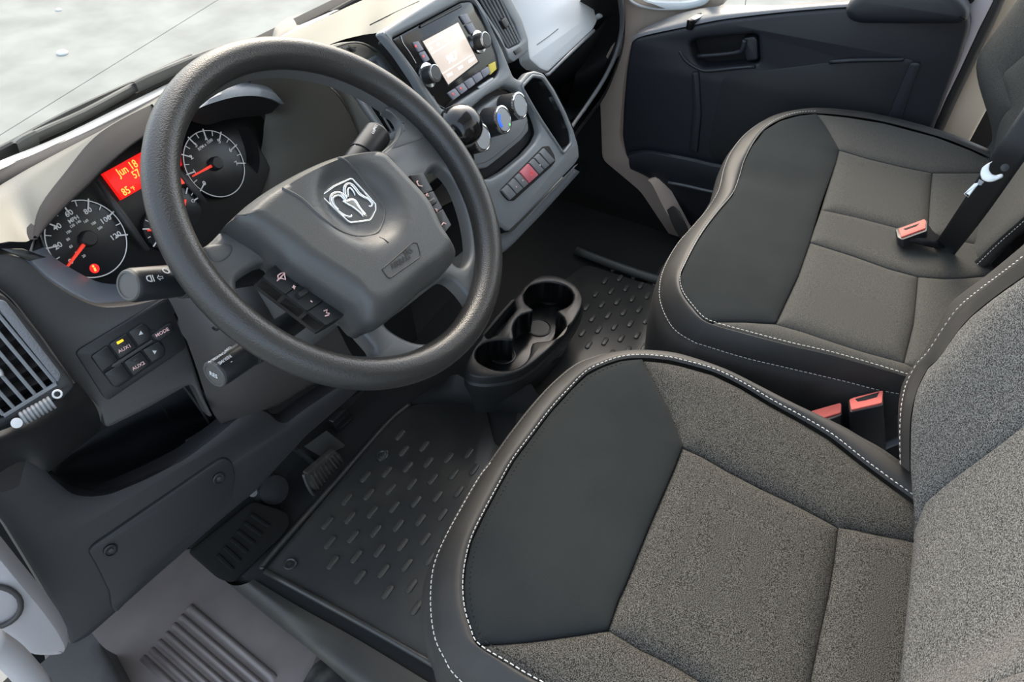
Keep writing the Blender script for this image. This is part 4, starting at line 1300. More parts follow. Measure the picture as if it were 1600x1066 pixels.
# red display
dq = [np.array(q) for q in CF.uvs([(161, 271), (262, 215), (290, 255), (191, 312)], -.006)]
disp = MB().plate(CF, [dq], -.012, -.006, .0004).out('information_display', mat('red_display', (.30, .005, .005), .25, emit=((1, .012, .008), .55)), clus)
disp['label'] = 'glowing red information display'
M_AMBER = mat('amber_text', (.9, .5, .1), .5, emit=((1, .42, .06), .8))
e = dq[1] - dq[0]
ra2 = math.atan2(e[1], e[0])
text('lettering', 'Jun 18', CF, px=(199, 263), size=.0135, mat=M_AMBER, parent=disp, w=-.0055, rot=ra2, sx=.85)
text('lettering', '57', CF, px=(213, 272), size=.0125, mat=M_AMBER, parent=disp, w=-.0055, rot=ra2, sx=.85)
text('lettering', '85', CF, px=(197, 299), size=.0125, mat=M_AMBER, parent=disp, w=-.0055, rot=ra2, sx=.85)
text('lettering', '°F', CF, px=(208, 295), size=.007, mat=M_AMBER, parent=disp, w=-.0055, rot=ra2, sx=.85)
# seat belt tell-tale
wl = CF.uv(150, 419)
MB().lathe(CF.at(wl[0], wl[1], -.004), CF.n, [(0, .0055), (.0006, .0055), (.0007, .0001)], 16).out('warning_lamp', mat('warning_red', (.6, .01, .01), .4, emit=((1, .02, .02), .55)), clus)
MB().tube([CF.at(wl[0] - .0012, wl[1] - .003, -.003), CF.at(wl[0], wl[1] + .001, -.003)], .0012, 6).lathe(CF.at(wl[0], wl[1] + .003, -.0034), CF.n, [(0, .0013), (.0006, .0013)], 10).out('warning_symbol', M_AMBER, clus)
MB().plate(CF, [CF.uvs([(287, 274), (291, 286), (281, 288)], -.004)], -.01, -.004, .0003).out('warning_lamp', mat('warning_red_b', (.7, .1, .06), .4, emit=((1, .1, .06), .5)), clus)
# slanted divider bars between the dials and the display, right rim of the tach
MB().tube([CF.pt(152, 282, -.002), CF.pt(190, 335, .0), CF.pt(231, 391, -.002)], [.002, .005, .003], 8).out('divider_bar', M_FASCIA, clus, True, None)
MB().tube([CF.pt(276, 262, -.002), CF.pt(300, 292, -.001), CF.pt(322, 318, -.002)], [.003, .0045, .003], 8).out('divider_bar', M_FASCIA, clus, True, None)
sh = MB().grid([[P(371, 199, y=.285), P(383, 235, y=.283), P(384, 262, y=.285), P(372, 292, y=.29)], [P(388, 198, y=.275), P(403, 230, y=.272), P(405, 262, y=.272), P(390, 300, y=.28)]], 4, 2).out('side_shroud', M_GLOSS, clus, True, None)

# inner wall of the hood right of the dials, running out to the lip
wall_in = [P(x, y, y=d) for x, y, d in [(330, 172, .285), (408, 168, .285), (412, 200, .285), (408, 235, .285), (398, 275, .285), (375, 330, .29)]]
wall_m1 = [P(x, y, y=d) for x, y, d in [(360, 150, .262), (440, 165, .255), (455, 195, .255), (458, 235, .255), (445, 290, .255), (410, 355, .27)]]
wall_m2 = [P(x, y, y=d) for x, y, d in [(390, 130, .245), (455, 135, .238), (490, 170, .232), (505, 225, .232), (500, 300, .235), (450, 390, .25)]]
wall_out = [P(x, y, y=d) for x, y, d in [(395, 118, .24), (455, 117, .232), (505, 130, .222), (540, 168, .215), (562, 235, .21), (545, 350, .22)]]
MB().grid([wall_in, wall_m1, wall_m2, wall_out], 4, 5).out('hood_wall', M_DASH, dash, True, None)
# front lip above the tachometer, its bluish light painted into the plastic
va = [P(x, y, y=d) for x, y, d in [(300, 168, .25), (320, 148, .25), (345, 133, .25), (372, 127, .25), (400, 129, .247), (425, 140, .243), (441, 160, .24)]]
vb = [P(x, y, y=d) for x, y, d in [(302, 174, .238), (318, 166, .236), (345, 157, .235), (372, 151, .234), (400, 150, .233), (425, 155, .233), (441, 163, .236)]]
vc = [q + np.array([0, .05, -.012]) for q in vb]
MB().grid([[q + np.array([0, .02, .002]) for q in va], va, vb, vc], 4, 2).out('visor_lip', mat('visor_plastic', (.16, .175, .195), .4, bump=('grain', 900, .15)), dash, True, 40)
MB().grid([[q + np.array([0, .004, -.001]) for q in vb], [P(x, y, y=d) for x, y, d in [(300, 190, .28), (325, 195, .285), (350, 188, .285), (372, 184, .285), (395, 182, .28), (410, 180, .27), (425, 176, .255)]]], 4, 2).out('visor_underside', M_MATTE, dash, True, None)
# top of the hood from ridge to lip, above the tachometer
ht = [ridge[7], ridge[8], ridge[9], ridge[10], P(500, 118, y=.30), P(545, 165, y=.27), P(570, 235, y=.25)]
hl = [P(245, 172, y=.30), P(320, 140, y=.262), P(395, 117, y=.24), P(455, 116, y=.232), P(505, 129, y=.222), P(541, 167, y=.215), P(563, 235, y=.21)]
MB().grid([ht, [(a + b) / 2 + np.array([0, 0, .004]) for a, b in zip(ht, hl)], hl], 4, 3).out('hood_top', M_DASH, dash, True, None)

# bezel ledge below the dials
bz0 = [P(x, y, y=d) for x, y, d in [(40, 404, .245), (75, 437, .235), (110, 460, .226), (140, 475, .220), (165, 481, .218), (205, 478, .218), (262, 464, .222), (330, 440, .23)]]
bz1 = [P(x, y, y=d) for x, y, d in [(70, 386, .27), (84, 402, .27), (112, 420, .268), (142, 436, .266), (165, 443, .265), (195, 444, .265), (255, 440, .27), (320, 400, .275)]]
MB().grid([[q + np.array([0, .004, -.03]) for q in bz0], [q + np.array([0, .002, -.002]) for q in bz0], [(a * .75 + b * .25) + np.array([0, 0, .003]) for a, b in zip(bz0, bz1)], bz1], 4, 3).out('bezel_ledge', mat('bezel_plastic', (.080, .098, .125), .33, bump=('grain', 900, .12)), dash, True, None)  # bluish base colour holds the sky reflection on the ledge

# fascia below: driver-facing panel
AF = Fr(P(170, 540, y=.20), (-.30, -.90, .32))
fas_px = [(-60, 430), (0, 394), (40, 402), (75, 436), (110, 459), (140, 474), (165, 480), (205, 477), (258, 464), (264, 470), (282, 512), (300, 560), (322, 628), (334, 652), (326, 652), (300, 600), (230, 640), (165, 672), (157, 640), (115, 600), (70, 535), (20, 470), (-30, 430)]
MB().plate(AF, [rnd(AF.uvs(fas_px), .008)], -.02, 0, .004).out('fascia', M_FASCIA, dash)
tri = AF.uvs([(0, 388), (36, 389), (72, 402), (45, 408)], .001)
MB().plate(AF, [tri], -.002, .002, .0008).out('corner_trim', M_GLOSS, dash)

# switch panel
swp = thing('auxiliary_switches', 'black auxiliary switch panel with AUX1 and AUX2 buttons left of the steering column', 'switch panel', AF.pt(215, 555))
tri_ = AF.uvs([(118, 553), (122, 546), (255, 466), (262, 466), (291, 543), (168, 626), (160, 618)], .001)
MB().plate(AF, [rnd(tri_, .006)], -.004, .003, .0015).out('panel', M_BLACK, swp)
def apl(px, w0, w1, name, m, par, r=.003, b=.0008):
    return MB().plate(AF, [rnd(AF.uvs(px, w1), r)], w0, w1, b).out(name, m, par)
apl([(141, 558), (219, 507), (228, 508), (237, 517), (248, 512), (270, 505), (272, 518), (250, 532), (258, 542), (259, 555), (242, 567), (186, 606), (176, 604)], .002, .0042, 'button_surround', M_MATTE, swp)
bts = [([(143, 557), (168, 540), (185, 563), (160, 582)], None), ([(171, 538), (198, 521), (214, 543), (188, 561)], 'AUX1'), ([(201, 519), (222, 506), (229, 509), (236, 520), (234, 531), (217, 541)], 'U'),
       ([(236, 524), (262, 506), (269, 506), (272, 518), (250, 533), (244, 531)], 'MODE'), ([(163, 584), (190, 567), (206, 590), (183, 605), (177, 603)], None), ([(194, 566), (220, 549), (235, 569), (209, 588)], 'AUX2'), ([(223, 547), (248, 533), (257, 543), (257, 555), (238, 567)], 'D')]
ar = AF.uv(204, 540) - AF.uv(188, 549)
arot = math.atan2(ar[1], ar[0])
for pl, lab in bts:
    bo_ = apl(pl, .003, .0062, 'button', M_BUTTON, swp, .002)
    cpx = (sum(p[0] for p in pl) / len(pl), sum(p[1] for p in pl) / len(pl))
    if lab in ('AUX1', 'AUX2', 'MODE'):
        off = (2, 4) if lab != 'MODE' else (-2, 0)
        text('lettering', lab, AF, px=(cpx[0] + off[0], cpx[1] + off[1]), size=.0057, mat=M_LETTERR, parent=bo_, w=.0064, rot=arot)
    if lab == 'U':
        MB().plate(AF, [AF.uvs([(220, 517), (224, 522), (217, 524)], .0066)], .006, .0066, .0001).out('arrow_mark', M_LETTER, bo_)
    if lab == 'D':
        MB().plate(AF, [AF.uvs([(238, 548), (245, 548), (242, 554)], .0066)], .006, .0066, .0001).out('arrow_mark', M_LETTER, bo_)
    if lab == 'AUX1':
        MB().plate(AF, [rnd(AF.uvs([(182, 535), (192, 530), (194, 533), (184, 539)], .007), .001)], .006, .007, .0004).out('indicator_lamp', mat('amber_lamp', (.9, .55, .02), .4, emit=((1, .55, .02), .6)), bo_)
    if lab == 'AUX2':
        MB().plate(AF, [rnd(AF.uvs([(208, 563), (214, 559), (215, 561), (210, 565)], .0066), .0006)], .006, .0066, .0002).out('indicator_lamp', M_FASCIA, bo_)
apl([(174, 574), (176, 570), (238, 531), (240, 534), (180, 574)], .004, .0075, 'divider_bar', M_FASCIA, swp, .001)

# left air vent
VF = Fr(P(50, 560, y=.185), (-.30, -.84, .45))
def vent(name, label, f, outline, opening, bars, vanes, par_m=M_BLACK, depth=.04, tab=None, silver=False):
    """bars / vanes: pixel segments; each slat an object of its own"""
    c = sum(f.uvs(outline)) / len(outline)
    o = thing(name, label, 'air vent', f.at(c[0], c[1]), 'dashboard air vents')
    op = rnd(f.uvs(opening), .003)
    MB().plate(f, [rnd(f.uvs(outline), .006), op], -depth, 0, .003).out('vent_frame', par_m, o)
    MB().plate(f, [op], -depth - .002, -depth, .0005).out('duct_back', M_MATTE, o)
    for s0, s1 in vanes:
        a, b = f.pt(*s0, -.018), f.pt(*s1, -.018)
        MB().grid([[a + f.n * .008 - f.v * .003, b + f.n * .008 - f.v * .003], [a - f.n * .010 + f.v * .003, b - f.n * .010 + f.v * .003]], 1, 1).out('vane', M_FASCIA, o)
    for s0, s1 in bars:
        MB().tube([f.pt(*s0, -.003), f.pt(*s1, -.003)], .0019, 6).out('slat', mat_slat, o)
    return o
mat_slat = mat('vent_slat', (.20, .21, .22), .35)
outl = [(-60, 470), (-20, 452), (8, 462), (40, 497), (75, 545), (112, 592), (118, 604), (95, 628), (60, 655), (10, 680), (-60, 700)]
opn = [(-55, 500), (-10, 485), (8, 497), (50, 548), (88, 598), (86, 603), (8, 651), (-55, 670)]
bars = [((-8, 485), (88, 600)), ((-22, 496), (72, 608)), ((-40, 505), (56, 618)), ((-52, 525), (40, 629)), ((-52, 557), (23, 639)), ((-52, 590), (5, 648))]
vanes = [((-50, 512), (20, 500)), ((-50, 535), (38, 525)), ((-50, 560), (56, 550)), ((-50, 588), (72, 575)), ((-50, 615), (80, 595)), ((-50, 640), (50, 622))]
vanes = [((-55, 540), (5, 502)), ((-55, 566), (24, 522)), ((-55, 592), (42, 543)), ((-50, 615), (60, 563)), ((-48, 640), (76, 583))]
v1 = vent('air_vent', 'large left dashboard air vent with pale slats beside the driver door', VF, outl, opn, bars, vanes)
tb_ = rnd(VF.uvs([(-8, 484), (90, 598), (84, 604), (97, 592), (98, 586), (6, 462), (-12, 470)], .001), .002)
MB().plate(VF, [rnd(VF.uvs([(-4, 468), (8, 470), (96, 585), (91, 599), (0, 486)], .002), .003)], -.002, .002, .001).out('frame_trim', mat('frame_textured', (.13, .135, .145), .45, bump=('grain', 500, .4)), v1)
MB().tube([VF.pt(6, 651, -.001), VF.pt(88, 600, -.001)], .0022, 6).out('slat', mat_slat, v1)
MB().plate(VF, [rnd(VF.uvs([(-10, 568), (6, 580), (8, 588), (-4, 592), (-14, 584)], .006), .003)], -.006, .006, .002).out('slider_tab', M_SILVER, v1)
# pod below the vent with thumbwheel
pod_t = [(-60, 702), (10, 682), (60, 657), (96, 630), (119, 605), (135, 612)]
pod = MB().grid([[P(x, y, y=d) for x, y, d in [(-60, 690, .150), (10, 670, .155), (60, 645, .160), (96, 618, .165), (120, 596, .175)]],
                 [P(x, y, y=d) for x, y, d in [(-60, 705, .142), (10, 685, .147), (60, 668, .152), (110, 638, .162), (145, 628, .180)]],
                 [P(x, y, y=d) for x, y, d in [(-60, 740, .150), (10, 700, .155), (65, 690, .160), (118, 665, .175), (155, 648, .195)]],
                 [P(x, y, y=d) for x, y, d in [(-60, 770, .165), (20, 712, .172), (72, 712, .178), (115, 690, .19), (157, 664, .205)]],
                 [P(x, y, y=d) for x, y, d in [(-60, 790, .20), (30, 722, .205), (74, 736, .21), (115, 706, .215), (156, 674, .225)]]], 4, 4).out('vent_pod', M_BLACK, dash, True, None)
PFm = Fr(P(60, 640, y=.146), (-.30, -.78, .55))
MB().tube([PFm.pt(34, 655), PFm.pt(82, 628)], .0060, 14).out('thumbwheel', mat('wheel_grey', (.10, .10, .10), .45), v1, True, 40)
for i in range(8):
    t_ = i / 7
    q = PFm.pt(37 + 43 * t_, 653.5 - 24 * t_)
    ax_ = PFm.pt(82, 628) - PFm.pt(34, 655)
    ax_ /= np.linalg.norm(ax_)
    MB().lathe(q - ax_ * .0008, ax_, [(0, .0068), (.0020, .0068)], 16).out('thumbwheel_rib', mat_slat, v1, True, 40)
MB().lathe(PFm.pt(26, 661, .004), PFm.n, [(0, .0048), (.0015, .0048), (.002, .0001)], 20).out('open_mark', M_LETTER, v1)
MB().tube([PFm.pt(89.5, 616, .004) + PFm.u * .0036 * math.cos(a_ * math.pi / 8) + PFm.v * .0036 * math.sin(a_ * math.pi / 8) for a_ in range(16)], .001, 5, True).out('closed_mark', M_LETTER, v1)

# open storage tray under the switch panel
tray_t = [P(x, y, y=d) for x, y, d in [(74, 737, .215), (115, 707, .222), (157, 675, .225), (200, 652, .225), (255, 620, .225), (300, 595, .225), (345, 652, .21)]]
tray_b = [P(x, y, y=d) for x, y, d in [(82, 738, .31), (112, 716, .33), (180, 690, .34), (225, 665, .34), (272, 655, .34), (322, 648, .33), (350, 655, .28)]]
tray_f = [P(x, y, y=d) for x, y, d in [(90, 742, .30), (120, 745, .31), (190, 735, .31), (240, 712, .31), (285, 685, .31), (330, 660, .30), (356, 658, .26)]]
tray_l = [P(x, y, y=d) for x, y, d in [(78, 741, .205), (118, 773, .195), (170, 772, .19), (230, 745, .19), (290, 712, .188), (350, 668, .185), (372, 652, .185)]]
MB().grid([tray_t, tray_b, tray_f, tray_l], 4, 4).out('storage_tray', mat('tray_plastic', (.034, .037, .043), .5), dash, True, None)
MB().tube(cr([P(240, 625, y=.24), P(258, 642, y=.28), P(271, 660, y=.31), P(300, 665, y=.31), P(325, 668, y=.30)], 4), .0015, 6).out('tray_divider', M_FASCIA, dash, True, None)
MB().tube(cr([P(283, 598, y=.215), P(303, 625, y=.22), P(326, 660, y=.225), P(324, 668, y=.22), P(290, 690, y=.22)], 4), .002, 6).out('tray_edge', M_FASCIA, dash, True, None)

# knee panel with access cover
KF = Fr(P(250, 800, y=.185), (-.28, -.93, .22))
kn_px = [(-60, 700), (0, 690), (30, 705), (70, 728), (84, 745), (118, 774), (168, 774), (230, 748), (292, 716), (345, 676), (372, 652), (395, 640), (412, 640), (424, 646), (436, 658), (448, 661), (475, 640), (520, 610), (570, 578), (610, 555), (600, 578), (547, 626), (480, 684), (400, 772), (372, 794), (330, 830), (250, 900), (185, 958), (140, 998), (108, 1015), (104, 990), (70, 930), (40, 880), (0, 815), (-60, 760)]
MB().plate(KF, [rnd(KF.uvs(kn_px), .012)], -.03, 0, .008).out('knee_panel', M_KNEE, dash)
acc = thing('access_cover', 'flat black fuse access cover with two turn fasteners on the knee panel', 'cover', KF.pt(250, 830))
ac_px = [(139, 862), (146, 853), (340, 720), (350, 716), (362, 722), (367, 745), (362, 775), (350, 795), (300, 838), (248, 886), (182, 958), (175, 950), (172, 925), (160, 900), (150, 880)]
acp = rnd(KF.uvs(ac_px, .003), .006)
MB().plate(KF, [acp], -.002, .0035, .0012).out('cover_panel', M_KNEE, acc)
MB().tube([KF.at(q[0], q[1], .0008) for q in resample(acp, step=.006, closed=True)], .0012, 5, True).out('gap_seal', M_MATTE, acc, True, None)
for q in ((172, 859), (341, 747)):
    c = KF.pt(*q, .0035)
    MB().lathe(c, KF.n, [(-.001, .0085), (.001, .0088), (.0028, .0085), (.0035, .007), (.0018, .0062), (.0012, .0001)], 24).out('fastener', M_BLACK, acc, True, 40)
    MB().lathe(c, KF.n, [(.001, .0035), (.003, .003), (.0034, .0001)], 12).out('fastener_core', M_FASCIA, acc, True, 40)
# grey end trim by the door hinge
EF = Fr(P(60, 950, y=.16), (-.55, -.80, .2))
et = rnd(EF.uvs([(-60, 800), (0, 870), (20, 895), (45, 925), (70, 955), (95, 990), (107, 1015), (103, 1026), (85, 1030), (45, 1030), (15, 1000), (-60, 960)]), .012)
MB().plate(EF, [et], -.03, 0, .010).out('end_trim', M_GREYTRIM, dash)
MB().tube([EF.pt(-14, 950, .004) + (EF.u * math.cos(a_ * math.pi / 12) * .026 + EF.v * math.sin(a_ * math.pi / 12) * .030) for a_ in range(24)], .003, 8, True).out('speaker_ring', M_FASCIA, dash, True, None)
MB().tube(cr([P(-20, 1000, y=.13), P(10, 1020, y=.13), P(35, 1045, y=.13), P(60, 1075, y=.13)], 4), .014, 10).out('door_hose', M_GREYTRIM, dash, True, None)
MB().grid([[P(-40, 660, y=.205), P(0, 692, y=.205), P(40, 722, y=.205)], [P(-40, 760, y=.195), P(0, 770, y=.195), P(30, 760, y=.195)]], 2, 2).out('end_panel', M_FASCIA, dash)
# matte black sheet standing in for the dark void behind column and trays
MB().grid([[P(250, 470, y=.24), P(420, 470, y=.24), P(560, 470, y=.24), P(640, 470, y=.28)], [P(300, 600, y=.30), P(420, 600, y=.30), P(560, 600, y=.32), P(660, 560, y=.34)], [P(330, 680, y=.36), P(450, 690, y=.36), P(560, 660, y=.38), P(680, 610, y=.40)]], 3, 3).out('under_dash_dark_sheet', M_MATTE, dash, True, None)
# ------------------------------------------------------------------ centre of the dashboard
ctr_r = [P(x, y, y=d) for x, y, d in [(450, 106, .345), (480, 86, .335), (530, 64, .31), (570, 54, .27), (600, 48, .20), (660, 18, .195), (735, -18, .19), (800, -55, .19)]]
ctr_w = [P(x, y, y=d) for x, y, d in [(440, 58, .555), (490, 36, .56), (540, 12, .56), (575, -4, .56), (620, -28, .56), (680, -58, .55), (740, -90, .54), (800, -120, .53)]]
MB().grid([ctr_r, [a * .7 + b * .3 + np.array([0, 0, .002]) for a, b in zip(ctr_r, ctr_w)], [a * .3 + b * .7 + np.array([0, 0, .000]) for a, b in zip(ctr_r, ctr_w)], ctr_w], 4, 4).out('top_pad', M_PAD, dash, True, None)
MB().tube([P(578, 39, y=.299), P(600, 28, y=.268), P(612, 22, y=.269), P(655, 2, y=.260)], .0008, 5).out('pad_seam', M_MATTE, dash)

# vent pod between hood and centre stack
NF = Fr(P(600, 150, y=.205), (.10, -.84, .52))
pod_px = [(470, 92), (500, 74), (535, 64), (565, 62), (588, 72), (606, 88), (630, 120), (660, 168), (690, 220), (705, 262), (670, 290), (620, 250), (596, 215), (565, 172), (535, 132), (505, 106)]
nop = NF.uvs([(537, 118), (586, 91), (592, 96), (650, 182), (646, 190), (609, 214), (603, 212)])
MB().plate(NF, [rnd(NF.uvs(pod_px), .012), rnd(nop, .004)], -.03, 0, .006).out('vent_pod', mat('pod_plastic', (.15, .143, .122), .5, bump=('grain', 700, .12)), dash)  # paler copy of the dash plastic, window light mixed into its colour
c0 = sum(nop) / len(nop)
v2 = thing('air_vent', 'centre left air vent with pale slats seen past the right rim of the wheel', 'air vent', NF.at(c0[0], c0[1]), 'dashboard air vents')
o_ = rnd(nop, .003)
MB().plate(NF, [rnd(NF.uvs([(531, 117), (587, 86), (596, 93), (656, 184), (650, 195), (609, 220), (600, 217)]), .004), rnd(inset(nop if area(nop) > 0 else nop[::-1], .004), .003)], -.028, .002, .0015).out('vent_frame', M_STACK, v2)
MB().plate(NF, [o_], -.032, -.03, .0005).out('duct_back', M_MATTE, v2)
for a_, b_ in (((552, 128), (607, 212)), ((563, 121), (613, 207)), ((573, 115), (620, 202)), ((583, 108), (627, 197)), ((590, 102), (636, 192))):
    MB().tube([NF.pt(*a_, -.003), NF.pt(*b_, -.003)], .0018, 6).out('slat', mat_slat, v2)
MB().tube([NF.pt(549, 138, .003), NF.pt(608, 222, .003)], .003, 8).out('frame_trim', M_SILVER if False else mat_slat, v2)
# small defroster outlet in the pod's top
dfz = thing('defroster_outlet', 'small triangular slotted defroster outlet on the dash above the wheel rim', 'air vent', NF.pt(540, 80, .006))
dq_ = NF.uvs([(519, 83), (547, 73), (558, 73), (552, 79), (531, 87)], .002)
MB().plate(NF, [rnd(dq_, .003)], -.002, .0025, .0008).out('outlet_recess', M_MATTE, dfz)
for a_, b_ in (((524, 80), (537, 88)), ((534, 76), (547, 83)), ((545, 73), (555, 79))):
    MB().tube([NF.pt(*a_, .003), NF.pt(*b_, .003)], .0022, 6).out('slat', M_DASH, dfz)
MB().tube(cr([NF.pt(500, 86, .002), NF.pt(520, 75, .002), NF.pt(548, 67, .002), NF.pt(570, 70, .002), NF.pt(588, 82, .001)], 4), .0012, 6).out('pod_seam', M_FASCIA, dash)

# centre stack shell
SF = Fr(P(700, 95, y=.155), (0, -.90, .43))
st_px = [(596, 51), (625, 86), (650, 124), (672, 162), (690, 186), (703, 210), (716, 245), (735, 280), (755, 312), (775, 345), (796, 362), (812, 347), (855, 303), (900, 256), (906, 246), (904, 226), (897, 203), (885, 174), (867, 139), (850, 114), (838, 110), (826, 113), (815, 126), (803, 120), (787, 80), (763, 30), (740, -8), (700, -15), (640, 22)]
rad_px = [(613, 60), (722, 2), (738, 0), (748, 8), (764, 42), (780, 85), (784, 106), (778, 119), (740, 144), (700, 170), (692, 170), (672, 142), (645, 102)]
hv_px = [(727, 178), (760, 150), (788, 134), (805, 139), (822, 155), (834, 172), (842, 192), (845, 207), (838, 222), (820, 242), (788, 268), (768, 279), (748, 280), (737, 264)]
bin_px = [(815, 136), (832, 118), (848, 121), (863, 143), (880, 176), (891, 205), (893, 224), (880, 240), (868, 222), (846, 189), (832, 166)]
radp, hvp, binp = rnd(SF.uvs(rad_px), .006), rnd(SF.uvs(hv_px), .006), rnd(SF.uvs(bin_px), .006)
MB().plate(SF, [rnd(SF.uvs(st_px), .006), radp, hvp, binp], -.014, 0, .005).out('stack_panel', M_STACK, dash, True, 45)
MB().plate(SF, [rnd(inset(radp if area(radp) > 0 else radp[::-1], -.001), .002)], -.03, -.012, .001).out('radio_bay', M_MATTE, dash)
MB().plate(SF, [hvp], -.03, -.020, .001).out('climate_bay', M_MATTE, dash)  # bay kept black, putting the recess shade into its colour
# oddments bin in the right flank of the stack
MB().plate(SF, [rnd(inset(binp if area(binp) > 0 else binp[::-1], -.002), .002)], -.09, -.075, .001).out('bin_floor', M_MATTE, dash)
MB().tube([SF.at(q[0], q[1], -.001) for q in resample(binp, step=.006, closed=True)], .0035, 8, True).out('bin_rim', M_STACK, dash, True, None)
wal = MB()
bp2 = resample(binp, step=.01, closed=True)
wal.v = [SF.at(q[0], q[1], -.004) for q in bp2] + [SF.at(q[0], q[1], -.08) for q in bp2]
nb_ = len(bp2)
wal.f = [(i, (i + 1) % nb_, nb_ + (i + 1) % nb_, nb_ + i) for i in range(nb_)]
wal.out('bin_wall', M_BLACK, dash, True, None)
# lower lip and flank of the stack
lip0 = [P(x, y, y=float(SF.pt(x, y)[1] - .002)) for x, y in [(745, 385), (775, 370), (798, 364), (815, 350), (856, 306), (903, 256)]]
lip1 = [q + np.array([0, .010, -.012]) for q in lip0]
lip2 = [P(x, y, y=float(a[1] + .012)) for (x, y), a in zip([(735, 420), (765, 405), (790, 392), (822, 360), (862, 318), (903, 272)], lip0)]
lip3 = [q + np.array([0, .10, -.05]) for q in lip2]
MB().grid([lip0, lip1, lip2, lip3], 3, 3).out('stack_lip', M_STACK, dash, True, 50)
sl0 = [SF.pt(x, y, -.003) for x, y in [(596, 51), (625, 86), (650, 124), (672, 162), (690, 186), (703, 210), (716, 245), (735, 280), (755, 312), (775, 345), (796, 362)]]
sl1 = [NF.pt(x, y, -.006) for x, y in [(592, 62), (610, 90), (634, 124), (660, 168), (680, 204), (692, 226), (704, 258), (715, 285), (725, 310), (740, 340), (760, 370)]]
MB().grid([sl0, sl1], 2, 1).out('stack_flank', M_BLACK, dash, True, None)
MB().tube([q for q in cr(sl0[:6], 4)], .0028, 8).out('edge_trim', mat('edge_bright', (.22, .225, .225), .35), dash, True, None)
sr0 = [SF.pt(x, y, -.003) for x, y in [(906, 246), (904, 226), (897, 203), (885, 174), (867, 139), (850, 114)]]
MB().grid([sr0, [q + np.array([.02, .12, -.02]) for q in sr0]], 2, 1).out('stack_flank', M_BLACK, dash, True, None)

# radio
radio = thing('radio', 'black touchscreen radio with two round knobs in the centre stack', 'radio', SF.pt(700, 95))
ri = rnd(SF.uvs(rad_px), .006)
ri = ri if area(ri) > 0 else ri[::-1]
MB().plate(SF, [inset(ri, .0015)], -.02, -.003, .002).out('radio_face', M_GLOSS, radio)
scr_q = [(661, 64.5), (716, 35), (747, 96), (701, 132)]
MB().plate(SF, [inset([np.array(q) for q in SF.uvs(scr_q, -.002)][::-1] if area([np.array(q) for q in SF.uvs(scr_q, -.002)]) < 0 else [np.array(q) for q in SF.uvs(scr_q, -.002)], -.003)], -.004, -.0022, .0006).out('screen_bezel', M_BLACK, radio)
scr = MB().plate(SF, [SF.uvs(scr_q, -.0015)], -.004, -.0015, .0003).out('screen', mat('lcd_screen', (.35, .30, .26), .2, emit=((1, .86, .76), .42)), radio)
scr['label'] = 'lit beige touchscreen'
se = SF.uv(716, 35) - SF.uv(661, 64.5)
srot = math.atan2(se[1], se[0])
M_SCRT = mat('screen_text', (.9, .9, .9), .5, emit=((1, 1, 1), .9))
M_SCRD = mat('screen_dark', (.2, .17, .15), .5)
text('lettering', 'FM', SF, px=(689, 57), size=.011, mat=M_SCRT, parent=scr, w=-.0012, rot=srot)
text('lettering', '98.7', SF, px=(707, 90), size=.017, mat=M_SCRT, parent=scr, w=-.0012, rot=srot)
def sline(a, b, m=M_SCRT, r=.0004):
    return MB().tube([SF.pt(*a, -.0011), SF.pt(*b, -.0011)], r, 4).out('screen_line', m, scr)
sline((666, 72), (713, 46))
sline((675, 84), (712, 62))
sline((692, 115), (737, 86))
for i in range(4):
    t_ = i / 3
    text('lettering', ('AM', 'FM', 'XM', 'USB')[i] if i < 4 else '', SF, px=(673 + 36 * t_, 76 - 20 * t_), size=.0055, mat=M_SCRT, parent=scr, w=-.0012, rot=srot)
for i in range(3):
    text('lettering', ('TUNE', 'INFO', 'AUDIO')[i], SF, px=(703 + 17 * i, 117 - 11.5 * i), size=.006, mat=M_SCRT, parent=scr, w=-.0012, rot=srot)

def knob(name, px, w0, w1, r, par, mface, label=None, ringm=None, body=M_BLACK, f=SF):
    c = f.uv(*px, w1)
    o = MB().lathe(f.at(c[0], c[1], w0), f.n, [(0, r * 1.08), ((w1 - w0) * .3, r * 1.05), ((w1 - w0) * .9, r), ((w1 - w0) * .98, r * .97), (w1 - w0, r * .86)], 32).out(name, body, par, True, 30)
    if ringm:
        MB().lathe(f.at(c[0], c[1], w1 - .003), f.n, [(0, r * 1.03), (.003, r * 1.02), (.0035, r * .90), (.0030, r * .88)], 32, False).out('knob_ring', ringm, o, True, 30)
    MB().lathe(f.at(c[0], c[1], w1 - .0005), f.n, [(0, r * .84), (.0012, r * .80), (.0014, .0001)], 32).out('knob_face', mface, o, True, 30)
    if label:
        o['label'] = label
    return o
for px in ((681, 114), (760, 62)):
    c = SF.uv(*px, .014)
    k_ = knob('radio_knob', px, -.003, .017, .0125, radio, M_GREYKNOB, ringm=M_SILVER)
    MB().lathe(SF.at(c[0], c[1], -.0035), SF.n, [(0, .0185), (.003, .0182), (.0035, .0135)], 32, False).out('knob_base_ring', M_CHROME, k_, True, 30)
M_VIOLET = mat('button_violet_grey', (.22, .22, .26), .4)
def sbtn(px, name, m, par, w0=-.003, w1=-.0005, r=.0015, f=SF, b=.0006):
    q = [np.array(z) for z in f.uvs(px, w1)]
    return MB().plate(f, [rnd(q, r)], w0, w1, b).out(name, m, par)
def quad_split(q, t0, t1):
    q = [np.array(z, float) for z in q]
    return [q[0] + (q[1] - q[0]) * t0, q[0] + (q[1] - q[0]) * t1, q[3] + (q[2] - q[3]) * t1, q[3] + (q[2] - q[3]) * t0]
